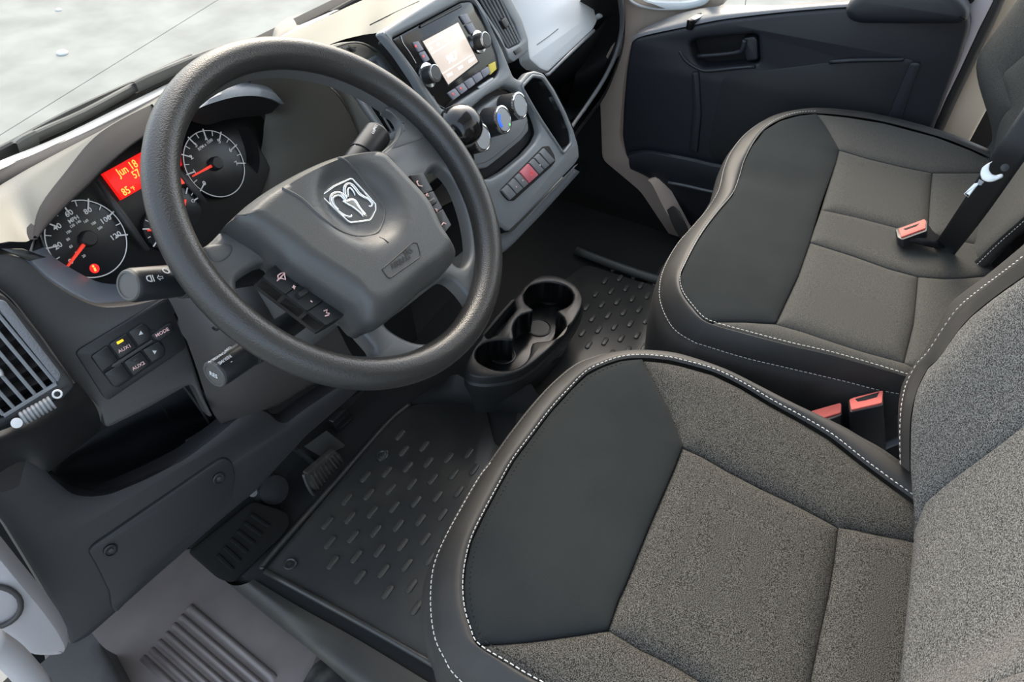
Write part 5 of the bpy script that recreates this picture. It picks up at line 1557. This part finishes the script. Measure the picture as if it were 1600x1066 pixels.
for qd in ([(645, 66), (665, 98), (672, 93), (654, 64)], [(719, 24), (737, 53), (745, 48), (730, 21)]):
    for t0, t1 in ((0, .48), (.52, 1)):
        sbtn(quad_split(qd, t0, t1), 'radio_button', M_VIOLET, radio)
bar = [(699, 146), (764, 103), (768, 113), (708, 157)]
for i in range(5):
    sbtn(quad_split(bar, i / 5 + .012, (i + 1) / 5 - .012), 'radio_button', M_VIOLET, radio)
M_RTXT = mat('red_print', (.8, .12, .12), .5, emit=((1, .1, .1), .2))
for px in ((650, 72), (662, 88), (708, 147), (720, 138)):
    MB().plate(SF, [circ(*SF.uv(*px, 0), .0022, 8)], -.001, -.0001, .0001).out('button_print', M_RTXT, radio)
yl = sbtn([(764, 101), (774, 96), (776, 108), (766, 117)], 'yellow_sticker', mat('yellow_paper', (.72, .58, .10), .7), radio, -.003, -.001, .0005, b=.0002)
yl['label'] = 'small yellow sticker'
sbtn([(747, 136), (770, 121), (771, 124), (750, 139)], 'media_slot_cover', mat('pale_plastic', (.6, .62, .62), .4), radio, -.003, -.0012, .0004, b=.0002)
MB().tube([SF.pt(656, 42, -.002), SF.pt(720, 9, -.002)], .0022, 6).out('disc_slot', M_BLACK, radio)
MB().tube(cr([SF.pt(626, 56, -.002), SF.pt(630, 68, -.002), SF.pt(640, 82, -.002), SF.pt(650, 99, -.002)], 3), .0009, 5).out('face_line', M_SILVER, radio)
MB().tube(cr([SF.pt(676, 150, -.002), SF.pt(684, 163, -.002), SF.pt(694, 169, -.002)], 3), .0009, 5).out('face_line', M_SILVER, radio)

# climate panel
cl = thing('climate_panel', 'grey climate control panel with three round knobs below the radio', 'control panel', SF.pt(785, 210))
hvi = [(733, 190), (763, 163), (789, 146), (803, 150), (817, 166), (825, 184), (827, 204), (815, 219), (785, 244), (762, 262), (746, 264), (738, 250)]
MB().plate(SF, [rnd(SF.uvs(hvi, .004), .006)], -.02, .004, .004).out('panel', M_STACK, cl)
MB().tube(cr([SF.pt(x, y, .0042) for x, y in [(742, 258), (765, 250), (790, 230), (815, 208), (824, 190)]], 4), .0008, 5).out('panel_seam', M_FASCIA, cl)
M_KN = mat('knob_disc', (.34, .355, .37), .5)
k1 = knob('climate_knob', (754, 215), .004, .036, .0220, cl, M_KN, 'fan speed knob with grey face', M_CHROME)
k2 = knob('climate_knob', (787, 187), .004, .036, .0225, cl, M_KN, 'temperature knob with a blue arc on its grey face', M_CHROME)
k3 = knob('climate_knob', (813, 165), .004, .036, .0220, cl, M_KN, 'air direction knob with grey face', M_CHROME)
c = SF.uv(787, 187, .036)
MB().tube([SF.at(c[0] + .0150 * math.cos(a_), c[1] + .0150 * math.sin(a_), .0370) for a_ in np.linspace(math.radians(125), math.radians(205), 10)], .0028, 6).out('blue_arc', mat('blue_mark', (.04, .16, .75), .4, emit=((.05, .2, 1), .3)), k2)
MB().lathe(SF.at(c[0] + .010, c[1] - .013, .0365), SF.n, [(0, .002), (.0008, .002), (.0009, .0001)], 10).out('green_lamp', mat('green_mark', (.1, .8, .2), .4, emit=((.2, 1, .3), .5)), k2)
for px in ((776, 203), (803, 174)):
    MB().plate(SF, [circ(*SF.uv(px[0], px[1], .005), .0042, 8)], .003, .006, .0005).out('red_mark', mat('red_mark', (.8, .12, .12), .4, emit=((1, .15, .15), .3)), cl)

# hazard and lock switch row
sr_ = thing('switch_row', 'row of grey rocker switches with a red hazard button at the foot of the stack', 'switch panel', SF.pt(825, 270))
row = [(784, 298), (851, 231), (868, 250), (797, 313)]
rs_ = [(781, 298), (786, 292), (848, 229), (858, 228), (866, 242), (868, 252), (862, 260), (803, 314), (794, 314), (786, 306)]
MB().plate(SF, [rnd(SF.uvs(rs_, .001), .004)], -.003, .0015, .001).out('switch_surround', M_MATTE, sr_)
cuts = [0, .15, .30, .42, .64, .76, .88, 1]
M_SW = mat('switch_grey', (.15, .16, .17), .45)
for i in range(7):
    hz = i == 3
    b_ = sbtn(quad_split(row, cuts[i] + .008, cuts[i + 1] - .008), 'hazard_button' if hz else 'switch_button', mat('hazard_red', (.55, .14, .17), .4) if hz else M_SW, sr_, .001, .005, .0012, b=.001)
    if hz:
        b_['label'] = 'red hazard light button'
        c = SF.uv(830, 271, .005)
        tri3 = [np.array([c[0] + .0055 * math.cos(math.radians(90 + 120 * k_)), c[1] + .0055 * math.sin(math.radians(90 + 120 * k_))]) for k_ in range(3)]
        MB().tube([SF.at(q[0], q[1], .0055) for q in tri3], .0007, 5, True).out('hazard_triangle', M_RTXT, b_)
    elif i in (1, 2, 4):
        px = {1: (807, 292), 2: (817, 282), 4: (844, 258)}[i]
        MB().plate(SF, [circ(*SF.uv(px[0], px[1], .005), .0016, 8)], .004, .0053, .0001).out('button_print', M_LETTERR if i < 4 else M_LETTER, b_)

# gear lever
gl_ = thing('gear_lever', 'short gear lever with glossy black knob leaning out of the centre stack', 'gear lever', SF.pt(712, 235))
kc = SF.pt(719, 197, .075)
root = SF.pt(712, 250, .0)
axk = kc - root
axk /= np.linalg.norm(axk)
MB().tube(cr([root, (root + kc) / 2 - SF.n * .006, kc], 5), [.016, .0155, .015, .0148, .0145, .014, .0135, .013, .0125, .012, .012], 14).out('lever_shaft', M_MATTE, gl_, True, None)
MB().lathe(kc - axk * .026, axk, [(0, .013), (.006, .022), (.014, .0300), (.024, .0325), (.034, .031), (.043, .025), (.050, .014), (.053, .0001)], 28).out('lever_knob', M_GLOSS, gl_, True, None)
MB().lathe(kc - axk * .002, axk, [(0, .0326), (.0025, .0330), (.005, .0322)], 28, False).out('knob_band', mat('band_grey', (.15, .15, .14), .3), gl_, True, None)
MB().lathe(SF.pt(716, 248, -.002), SF.n, [(0, .034), (.006, .032), (.014, .024), (.018, .018)], 24).out('lever_boot', M_MATTE, gl_, True, None)

# two grey caps in the oddments bin
BFc = Fr(SF.pt(880, 215, -.04), SF.n, SF.v)
for px, lb in (((881, 205), 'upper of two grey socket caps in the stack side bin'), ((879, 222), 'lower of two grey socket caps in the stack side bin')):
    c = BFc.uv(*px)
    o = thing('socket_cap', lb, 'cap', BFc.at(c[0], c[1]), 'socket caps in the side bin')
    MB().plate(BFc, [rrect(c[0] - .017, c[1] - .007, c[0] + .017, c[1] + .007, .005)], -.035, .006, .003).out('cap_body', mat('cap_grey', (.28, .28, .27), .4), o)
    MB().plate(BFc, [rrect(c[0] - .004, c[1] - .005, c[0] + .012, c[1] + .005, .002)], .004, .008, .0015).out('cap_lid', mat('cap_pale', (.42, .42, .41), .35), o)

# right centre vent
RVF = Fr(P(785, 40, y=.175), (.05, -.88, .47))
rop = RVF.uvs([(735, -20), (770, -28), (790, 10), (806, 38), (815, 62), (812, 68), (795, 76), (789, 72)])
v3 = thing('air_vent', 'centre right air vent with pale slats between radio and glovebox', 'air vent', RVF.pt(785, 40), 'dashboard air vents')
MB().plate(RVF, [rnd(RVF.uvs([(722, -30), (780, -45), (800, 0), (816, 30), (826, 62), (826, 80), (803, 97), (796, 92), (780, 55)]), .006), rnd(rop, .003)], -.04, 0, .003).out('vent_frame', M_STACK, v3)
MB().plate(RVF, [rop], -.045, -.04, .0005).out('duct_back', M_MATTE, v3)
for i in range(6):
    t_ = i / 5
    MB().tube([RVF.pt(738 + 33 * t_, -22 + 0 * t_, -.003), RVF.pt(794 + 18 * t_, 74 - 9 * t_, -.003)], .0022, 6).out('slat', mat_slat, v3)
MB().plate(RVF, [rnd(RVF.uvs([(783, 32), (790, 26), (797, 38), (791, 45)], .004), .002)], -.006, .004, .0015).out('slider_tab', M_BLACK, v3)
MB().plate(RVF, [rnd(RVF.uvs([(802, 80), (812, 73), (816, 79), (806, 86)], .001), .001)], -.001, .002, .0006).out('thumbwheel', M_BLACK, v3)

# passenger side: glovebox lid, open shelf, right end
GF = Fr(P(880, 60, y=.235), (0, -.80, .60))
gbx = thing('glovebox', 'grey upper glovebox lid with the window glare put into its pale colour', 'glovebox', GF.pt(880, 50))
M_LID = mat('glovebox_lid', (.60, .62, .63), .28, bump=('grain', 900, .08))  # grey plastic lightened to carry the window glare in its colour
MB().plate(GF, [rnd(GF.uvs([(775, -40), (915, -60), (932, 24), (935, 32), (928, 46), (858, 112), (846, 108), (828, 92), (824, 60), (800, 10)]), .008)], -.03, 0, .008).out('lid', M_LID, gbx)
MB().tube([GF.pt(839, 70, .0005), GF.pt(857, 57, .0005), GF.pt(872, 45, .0005)], .0008, 5).out('lid_seam', M_FASCIA, gbx)
MB().tube([P(852, 118, y=.215), P(857, 116, y=.215), P(890, 84, y=.215), P(928, 48, y=.215)], .004, 8).out('lid_handle', mat_slat, gbx, True, None)
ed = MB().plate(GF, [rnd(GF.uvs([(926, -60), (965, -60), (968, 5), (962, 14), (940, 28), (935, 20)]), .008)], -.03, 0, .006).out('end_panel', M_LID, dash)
asw = thing('airbag_switch', 'small dark key switch at the right end of the dashboard', 'switch', GF.pt(937, 2))
MB().plate(GF, [rnd(GF.uvs([(928, 2), (940, -4), (948, 0), (938, 8)], .003), .002)], -.002, .003, .001).out('switch_body', M_BUTTON, asw)
# shelf cavity
s_top = [P(x, y, y=d) for x, y, d in [(800, 112, .20), (830, 118, .21), (858, 117, .215), (895, 85, .215), (930, 50, .215), (945, 32, .21), (966, 15, .20)]]
s_back = [P(x, y, y=d) for x, y, d in [(812, 135, .32), (840, 150, .34), (870, 143, .36), (900, 143, .37), (925, 143, .37), (942, 120, .34), (966, 50, .26)]]
s_flr = [P(x, y, y=d) for x, y, d in [(830, 170, .22), (860, 190, .22), (885, 190, .21), (905, 178, .20), (925, 152, .195), (948, 115, .19), (968, 70, .19)]]
MB().grid([s_top, s_back, s_flr], 4, 4).out('shelf_cavity', mat('shelf_dark', (.018, .020, .024), .5), dash, True, None)
rail = cr([P(x, y, y=d) for x, y, d in [(884, 215, .13), (897, 193, .145), (912, 172, .155), (935, 138, .165), (950, 112, .17), (962, 85, .175), (970, 55, .175), (972, 25, .175), (968, -10, .175), (958, -50, .175)]], 4)
MB().tube(rail, [.004 + .003 * min(1, i / 30) for i in range(len(rail))], 10).out('shelf_rail', mat('rail_grey', (.12, .125, .13), .38), dash, True, None)
se0 = [P(x, y, y=d) for x, y, d in [(890, 200, .16), (915, 160, .20), (932, 125, .24), (944, 85, .25), (954, 45, .25), (960, 10, .25), (956, -50, .25)]]
se1 = [P(x, y, y=d) for x, y, d in [(899, 194, .15), (930, 146, .166), (950, 112, .172), (962, 85, .178), (970, 55, .178), (972, 25, .178), (963, -50, .178)]]
MB().grid([se0, se1], 3, 2).out('shelf_end', M_BLACK, dash, True, None)
under0 = [P(x, y, y=d) for x, y, d in [(890, 225, .135), (905, 200, .15), (922, 178, .158), (945, 145, .166), (960, 110, .172), (972, 75, .176), (976, 40, .176), (974, 0, .176), (965, -50, .176)]]
under1 = [q + np.array([.02, .015, -.03]) for q in under0]
under2 = [q + np.array([-.01, .12, -.12]) for q in under0]
MB().grid([[q + np.array([0, 0, .004]) for q in under0], under0, under1, under2], 3, 3).out('dash_underside', M_BLACK, dash, True, None)
MB().grid([[np.array([.36, .20, .48]), np.array([.7, .20, .42]), np.array([1.05, .26, .50])], [np.array([.36, .36, .30]), np.array([.7, .38, .28]), np.array([1.05, .38, .30])], [np.array([.36, .42, .10]), np.array([.7, .45, .10]), np.array([1.05, .45, .1])]], 3, 3).out('lower_dash_cover', M_MATTE, dash, True, None)
# heater duct and kick panel in the passenger footwell
kd = thing('kick_panel', 'dark plastic kick panel in the passenger footwell ahead of the door', 'kick panel', P(985, 330, z=.0))
MB().grid([[P(905, 260, y=.26), P(930, 238, y=.24), P(962, 256, y=.2), P(990, 280, y=.18)], [P(920, 300, y=.24), P(960, 285, y=.2), P(995, 315, y=.16), P(1018, 352, y=.12)],
           [P(915, 350, y=.24), P(965, 335, y=.19), P(1000, 352, y=.14), P(1024, 362, y=.10)], [P(905, 400, y=.22), P(965, 385, y=.16), P(1000, 380, y=.12), P(1024, 380, y=.10)]], 4, 4).out('panel_shell', mat('kick_dark', (.016, .017, .018), .6), kd, True, None)

# ------------------------------------------------------------------ cup holder console on the floor
HZ = .135
HF = Fr((.5, .02, HZ), (0, 0, 1), (0, 1, 0))
con = thing('cup_holder_console', 'black floor console with three joined cup holders beneath the centre stack', 'cup holder', (.5, .02, 0))
top_px = [(727, 572), (736, 550), (755, 522), (780, 493), (805, 465), (825, 443), (840, 432), (855, 429), (877, 433), (897, 444), (908, 458), (910, 475), (896, 502), (863, 540), (825, 572), (795, 585), (760, 589), (735, 585)]
cups_px = [(742, 553), (748, 541), (762, 533), (785, 530), (799, 531), (803, 526), (801, 514), (805, 501), (815, 491), (829, 487), (833, 483), (822, 475), (818, 462), (823, 449), (840, 442), (862, 440), (884, 446), (896, 460), (892, 474), (880, 482), (870, 486), (880, 495), (884, 509), (878, 522), (862, 531), (848, 533), (832, 536), (829, 549), (824, 562), (811, 573), (795, 578), (775, 578), (756, 571), (745, 563)]
pock_px = [(757, 523), (780, 494), (803, 469), (806, 484), (795, 497), (785, 512), (776, 522), (762, 529)]
tp = cr(HF.uvs(top_px), 3, True)
cp = cr(HF.uvs(cups_px), 2, True)
pp_ = rnd(HF.uvs(pock_px), .004)
M_CUP = mat('cup_black', (.005, .0055, .006), .28)
M_CON = mat('console_black', (.020, .021, .022), .42, bump=('grain', 900, .06))
MB().plate(HF, [tp, cp, pp_], -.045, 0, .004).out('top_panel', M_CON, con, True, 45)
tp_ = tp if area(tp) > 0 else tp[::-1]
for d_, z0, z1 in ((.006, -.022, -.012),):
    pass
def skirt(name, offs, m):
    rows = []
    for d, z in offs:
        rows.append([HF.at(q[0], q[1], z) for q in inset(tp_, d)])
    mb = MB()
    n_ = len(tp_)
    for r in rows:
        mb.v += r
    for i in range(len(rows) - 1):
        for j in range(n_):
            mb.f.append((i * n_ + j, i * n_ + (j + 1) % n_, (i + 1) * n_ + (j + 1) % n_, (i + 1) * n_ + j))
    return mb.out(name, m, con, True, 40)
skirt('console_body', [(.002, -.02), (-.001, -.022), (-.004, -.026), (-.002, -.05), (.010, -.08), (.022, -.137)], M_CON)
MB().plate(HF, [inset(cp if area(cp) > 0 else cp[::-1], -.002)], -.075, -.065, .001).out('cup_floor', M_CUP, con)
wl_ = MB()
cc_ = resample(cp, step=.006, closed=True)
wl_.v = [HF.at(q[0], q[1], -.004) for q in cc_] + [HF.at(q[0], q[1], -.07) for q in cc_]
n_ = len(cc_)
wl_.f = [(i, (i + 1) % n_, n_ + (i + 1) % n_, n_ + i) for i in range(n_)]
wl_.out('cup_wall', M_CUP, con, True, None)
MB().plate(HF, [pp_], -.05, -.04, .001).out('pocket_floor', M_MATTE, con)
for px in ((785, 553), (842, 510), (858, 462)):
    c = HF.uv(px[0], px[1], -.06)
    MB().lathe(HF.at(c[0], c[1], -.066), HF.n, [(0, .03), (.003, .03), (.004, .027), (.002, .025), (.002, .0001)], 28).out('cup_ring', M_BLACK, con, True, 40)
# pedestal skirt running back to the tunnel
MB().grid([[P(690, 598, z=.08), P(715, 585, z=.09), P(760, 612, z=.07), P(830, 600, z=.07)], [P(650, 622, z=.02), P(705, 622, z=.03), P(770, 632, z=.03), P(850, 630, z=.03)], [P(640, 634, z=-.005), P(705, 632, z=.0), P(770, 642, z=.0), P(860, 650, z=.0)]], 3, 3).out('console_skirt', M_BLACK, con, True, None)
# ------------------------------------------------------------------ passenger door
DX = 1.28
PD = Fr((DX, -.1, .5), (-1, 0, 0))
door = thing('door_1', 'black moulded passenger door panel with pull handle beyond the bench', 'car door', (DX + .04, -.2, 0))
dp = [(985, 68), (992, 60), (1005, 57), (1070, 43), (1130, 31), (1230, 19), (1320, 12), (1420, 8), (1495, 8), (1512, 20), (1517, 40), (1500, 95), (1478, 150), (1455, 212), (1430, 290), (1400, 380), (1300, 400), (1150, 400), (1092, 374), (1060, 332), (1034, 280), (1010, 274), (990, 264), (977, 245), (971, 215), (973, 170), (978, 110)]
hd_px = [(1076, 68), (1090, 62), (1178, 54), (1184, 58), (1187, 97), (1180, 102), (1100, 109), (1090, 104), (1082, 92)]
hp = rnd(PD.uvs(hd_px), .012)
MB().plate(PD, [rnd(PD.uvs(dp), .012), hp], -.06, 0, .010).out('door_panel', M_DOOR, door, True, 50)
MB().plate(PD, [hp], -.055, -.05, .001).out('handle_recess', M_MATTE, door)
MB().tube(cr([PD.pt(1090, 88, -.012), PD.pt(1125, 85.5, -.010), PD.pt(1152, 82, -.008), PD.pt(1160, 77, -.006), PD.pt(1164, 62, -.006)], 4), [.005] * 8 + [.006] * 9, 10).out('door_handle', M_DOOR, door, True, None)
MB().plate(PD, [rnd(PD.uvs([(1160, 60), (1178, 57), (1183, 62), (1184, 94), (1166, 96), (1162, 80)], -.008), .006)], -.05, -.008, .004).out('handle_grip', M_DOOR, door)
MB().tube(cr([PD.pt(1062, 80, -.001), PD.pt(1072, 95, .001), PD.pt(1088, 106, .002), PD.pt(1105, 111, .002), PD.pt(1145, 107, .002), PD.pt(1180, 104, .001)], 4), .004, 8).out('handle_rim', M_DOOR, door, True, None)
# top ledge below the window
l0 = [P(x, y, x=DX + .001) for x, y in [(986, 66), (1005, 56), (1070, 42), (1130, 30), (1230, 18), (1320, 11), (1420, 7), (1500, 7)]]
l2 = [P(x, y, x=DX + .055) for x, y in [(1000, 46), (1018, 38), (1070, 19), (1130, 9), (1230, 8), (1320, 2), (1420, -6), (1500, -12)]]
l1 = [a * .8 + b * .2 + np.array([0, 0, .006]) for a, b in zip(l0, l2)]
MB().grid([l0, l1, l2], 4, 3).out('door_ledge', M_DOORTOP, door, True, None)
LF = Fr(P(1092, 26, x=DX + .04), (-.2, 0, 1), (1, 0, .2))
sq = LF.uvs([(1072, 32), (1090, 21), (1105, 19), (1098, 28), (1082, 34)], .012)
MB().plate(LF, [rnd(sq, .006)], -.01, .0135, .002).out('window_switch', M_GLOSS, door)
sq = LF.uvs([(1080, 30), (1092, 24), (1100, 22), (1095, 27), (1086, 31)], .015)
MB().plate(LF, [rnd(sq, .003)], .01, .0155, .001).out('switch_rocker', M_SILVER, door)
# armrest
arm = MB().plate(PD, [rnd(PD.uvs([(1318, 20), (1325, 6), (1345, -12), (1480, -12), (1502, 2), (1514, 18), (1513, 34), (1500, 41), (1420, 41), (1340, 40), (1324, 34)], .05), .02)], .0, .05, .018).out('armrest', M_DOOR, door, True, 50)
# recessed map pocket and lower bin ridges
pk_ = rnd(PD.uvs([(1130, 118), (1290, 98), (1415, 90), (1432, 96), (1425, 120), (1395, 190), (1300, 260), (1120, 255), (1105, 235)], .0), .02)
MB().plate(PD, [pk_], -.01, .0015, .003).out('pocket_panel', mat('door_pocket', (.016, .017, .019), .6), door)
MB().tube(cr([PD.pt(1296, 97, .003), PD.pt(1340, 94, .004), PD.pt(1400, 93, .003), PD.pt(1412, 92, .001)], 4), .005, 8).out('pocket_rim', M_DOOR, door, True, None)
for a in ([(1422, 96), (1440, 98), (1408, 190), (1385, 185)],):
    MB().plate(PD, [rnd(PD.uvs(a, .004), .008)], -.002, .006, .005).out('pocket_rib', M_DOOR, door)
MB().plate(PD, [rnd(PD.uvs([(1080, 113), (1092, 112), (1096, 180), (1090, 240), (1076, 236), (1082, 170)], .006), .006)], -.002, .008, .006).out('panel_rib', M_DOOR, door)
bin0 = [P(x, y, x=DX - .004) for x, y in [(982, 238), (1010, 234), (1050, 240), (1085, 247), (1125, 256), (1200, 262)]]
bin1 = [P(x, y, x=DX - .035) for x, y in [(982, 243), (1010, 239), (1050, 246), (1085, 253), (1125, 262), (1200, 268)]]
bin2 = [P(x, y, x=DX - .030) for x, y in [(984, 262), (1010, 272), (1050, 286), (1085, 294), (1125, 302), (1200, 310)]]
bin3 = [P(x, y, x=DX - .001) for x, y in [(990, 266), (1020, 282), (1055, 320), (1085, 350), (1125, 380), (1200, 390)]]
MB().grid([bin0, bin1, bin2, bin3], 4, 3).out('door_bin', M_DOOR, door, True, 50)
MB().tube(cr([P(x, y, x=DX - .033) for x, y in [(1044, 285), (1070, 290), (1100, 297), (1130, 303)]], 3), .004, 8).out('bin_ridge', M_DOORTOP, door, True, None)
# window frame: glass over the ledge, painted edge strip and rubber seal behind
MB().grid([[q + np.array([.012, 0, 0]) for q in l2], [q + np.array([.05, 0, .25]) for q in l2], [q + np.array([-.06, 0, .9]) for q in l2]], 2, 3).out('pane', M_GLASS, door, True, None)
es = Fr((DX + .035, -.5, .5), (-1, 0, 0))
MB().plate(es, [rnd(es.uvs([(1500, -60), (1560, -60), (1553, 0), (1530, 45), (1500, 110), (1478, 155), (1452, 215), (1440, 240), (1430, 235), (1455, 170), (1500, 70), (1517, 30)]), .01)], -.02, 0, .003).out('edge_strip', mat('door_edge_paint', (.52, .48, .52), .4), door)
fx = Fr((DX + .030, -.5, .5), (-1, 0, 0))
MB().lathe(fx.pt(1513, -4), (-1, 0, 0), [(-.004, .013), (.003, .013), (.004, .010), (.002, .0001)], 16).out('lock_plug', M_MATTE, door)
sl = Fr((DX + .055, -.55, .5), (-1, 0, 0))
seal = MB().tube(cr([P(1575, -40, x=DX + .05), P(1548, 22, x=DX + .05), P(1520, 80, x=DX + .05), P(1488, 148, x=DX + .05), P(1462, 205, x=DX + .05), P(1450, 232, x=DX + .05)], 4), .014, 10).out('door_seal', M_RUBBER, None, True, None)
tag(seal, 'black rubber door seal running down beside the cream body pillar', 'seal')
# threshold trim
th = MB().grid([[P(1018, 277, x=DX - .02), P(1034, 275, x=DX - .02), P(1060, 318, x=DX - .02), P(1082, 360, x=DX - .02)], [P(1012, 282, x=DX - .05), P(1020, 290, x=DX - .05), P(1040, 330, x=DX - .05), P(1068, 374, x=DX - .05)]], 3, 2).out('trim_5', M_PINKTRIM, None, True, None)
th['kind'] = 'structure'

bh_ = thing('check_strap', 'dark worn hinge check strap at the foot of the passenger door frame', 'hinge', P(1055, 345, x=DX - .06))
MB().grid([[P(1042, 328, x=DX - .055), P(1052, 322, x=DX - .055), P(1062, 330, x=DX - .055)], [P(1050, 350, x=DX - .06), P(1064, 346, x=DX - .06), P(1072, 350, x=DX - .06)], [P(1062, 372, x=DX - .055), P(1074, 366, x=DX - .055), P(1080, 368, x=DX - .055)]], 3, 3).out('hinge_strap', mat('worn_metal', (.05, .045, .04), .5), bh_, True, None)

# ------------------------------------------------------------------ seat belts and buckles
def ribbon(pts, wdt, th, name, m, par):
    """flat webbing through (point, across-direction) pairs"""
    mb = MB()
    rows = [[], [], [], []]
    pp3 = [np.array(p) for p, _ in pts]
    for i_, (p, s_) in enumerate(pts):
        p = np.array(p)
        tg = pp3[min(i_ + 1, len(pp3) - 1)] - pp3[max(i_ - 1, 0)]
        s_ = np.cross(tg, (-.89, .11, .44))
        s_ /= np.linalg.norm(s_)
        t_ = CAMC * 0 + np.array([0, .7, .7])
        rows[0].append(p - s_ * wdt / 2)
        rows[1].append(p - s_ * wdt / 6 + t_ * th)
        rows[2].append(p + s_ * wdt / 6 + t_ * th)
        rows[3].append(p + s_ * wdt / 2)
    o = mb.grid(rows, 4, 2).out(name, m, par, True, None)
    solid(o, .0015)
    return o
B0 = P(1480, 384, z=.512)
B1 = P(1519, 330, y=float(B0[1] + .012))
B2 = P(1565, 262, y=float(B0[1] + .014))
B3 = P(1602, 207, y=float(B0[1] + .010))
B4 = P(1680, 95, y=float(B0[1] - .01))
sb = thing('seat_belt', 'black lap belt webbing hanging over the passenger bench with a silver tongue', 'seat belt', B0)
B1l, B1r = P(1500, 336, y=float(B1[1])), P(1542, 330, y=float(B1[1]))
ac = P(1545, 330, y=float(B1[1])) - P(1500, 333, y=float(B1[1]))
ribbon([(B0 + np.array([-.02, .01, -.03]), ac), (B0, ac), (B1, ac), (B2, ac), (B3, ac), (B4, ac)], .037, .003, 'webbing', M_BELT, sb)
TFm = Fr(P(1545, 272, y=float(B2[1] + .018)), CAMC - P(1545, 272, y=float(B2[1])), (0, 0, 1))
M_TONGUE = mat('tongue_metal', (.62, .64, .65), .3, metal=.7)
tong = [(1552, 251), (1547, 256), (1545, 266), (1551, 273), (1557, 274), (1567, 271), (1568, 277), (1553, 284), (1543, 285), (1534, 281), (1531, 272), (1534, 262), (1541, 257)]
MB().plate(TFm, [rnd(TFm.uvs(tong), .003)], -.004, .002, .001).out('belt_tongue', M_TONGUE, sb)
MB().plate(TFm, [TFm.uvs([(1522, 287), (1531, 285), (1513, 309), (1506, 303)]), TFm.uvs([(1525, 291), (1528, 289), (1514, 304), (1511, 302)])], -.002, .001, .0005).out('tongue_blade', M_TONGUE, sb)
MB().plate(TFm, [TFm.uvs([(1526, 289), (1530, 280), (1538, 284), (1533, 290)])], -.003, .001, .0005).out('tongue_neck', mat('tongue_plastic', (.25, .27, .30), .4), sb)
MB().lathe(TFm.pt(1570, 262, -.002), TFm.n, [(0, .005), (.004, .005), (.005, .0001)], 12).out('belt_stop', M_BUTTON, sb)

def buckle(label, red_px, notch_px, body_px, base, dep, tilt=(0, .35, .9)):
    f = Fr(base, tilt, (0, 1, 0))
    o = thing('belt_buckle', label, 'belt buckle', base, 'seat belt buckles')
    bpx = f.uvs(body_px)
    MB().plate(f, [rnd(bpx, .004)], -dep, -.001, .002).out('buckle_housing', M_BUTTON, o)
    MB().plate(f, [rnd(f.uvs(red_px, .001), .002)], -.006, .002, .001).out('release_button', M_PALERED, o)
    if notch_px:
        MB().plate(f, [rnd(f.uvs(notch_px, .003), .001)], -.004, .0025, .0004).out('latch_slot', M_MATTE, o)
    return o
buckle('red topped black buckle lying on the passenger bench cushion', [(1404, 358), (1444, 343), (1447, 346), (1446, 357), (1408, 371)], [(1411, 357), (1437, 348), (1432, 353), (1415, 359)],
       [(1399, 357), (1404, 354), (1444, 341), (1450, 344), (1449, 360), (1410, 374), (1402, 370)], P(1425, 357, z=.528), .016)
hs = MB().grid([[P(1410, 374, z=.522), P(1430, 370, z=.525), P(1450, 350, z=.528)], [P(1430, 381, z=.515), P(1450, 380, z=.520), P(1462, 365, z=.522)], [P(1460, 388, z=.505), P(1475, 388, z=.508), P(1485, 375, z=.51)]], 3, 3).out('buckle_strap', M_BUTTON, None, True, None)
hs.parent = [x for x in COL.objects if x.name == 'belt_buckle'][0]
hs.matrix_parent_inverse = Matrix.Translation(-Vector(hs.parent.location))
buckle('red buckle between the seats, half hidden by the driver cushion edge', [(1267, 643), (1313, 630), (1315, 633), (1314, 645), (1285, 654)], None, [(1262, 644), (1268, 641), (1313, 628), (1317, 631), (1316, 648), (1284, 660)], P(1292, 642, z=.44), .12)
buckle('red buckle with open slot standing between the two seats', [(1327, 625), (1333, 622), (1373, 612), (1380, 611), (1378, 630), (1330, 641)], [(1336, 623), (1374, 612), (1370, 620), (1352, 625), (1340, 627)], [(1324, 623), (1376, 608), (1382, 609), (1380, 633), (1328, 644)], P(1353, 627, z=.472), .12)
lv = MB().tube(cr([P(1362, 706, z=.36), P(1385, 696, z=.37), P(1405, 688, z=.38), P(1425, 684, z=.38)], 4), .006, 8).out('seat_lever', mat('lever_grey', (.22, .25, .30), .4), None, True, None)
tag(lv, 'grey blue metal lever in the gap beside the driver backrest', 'lever')
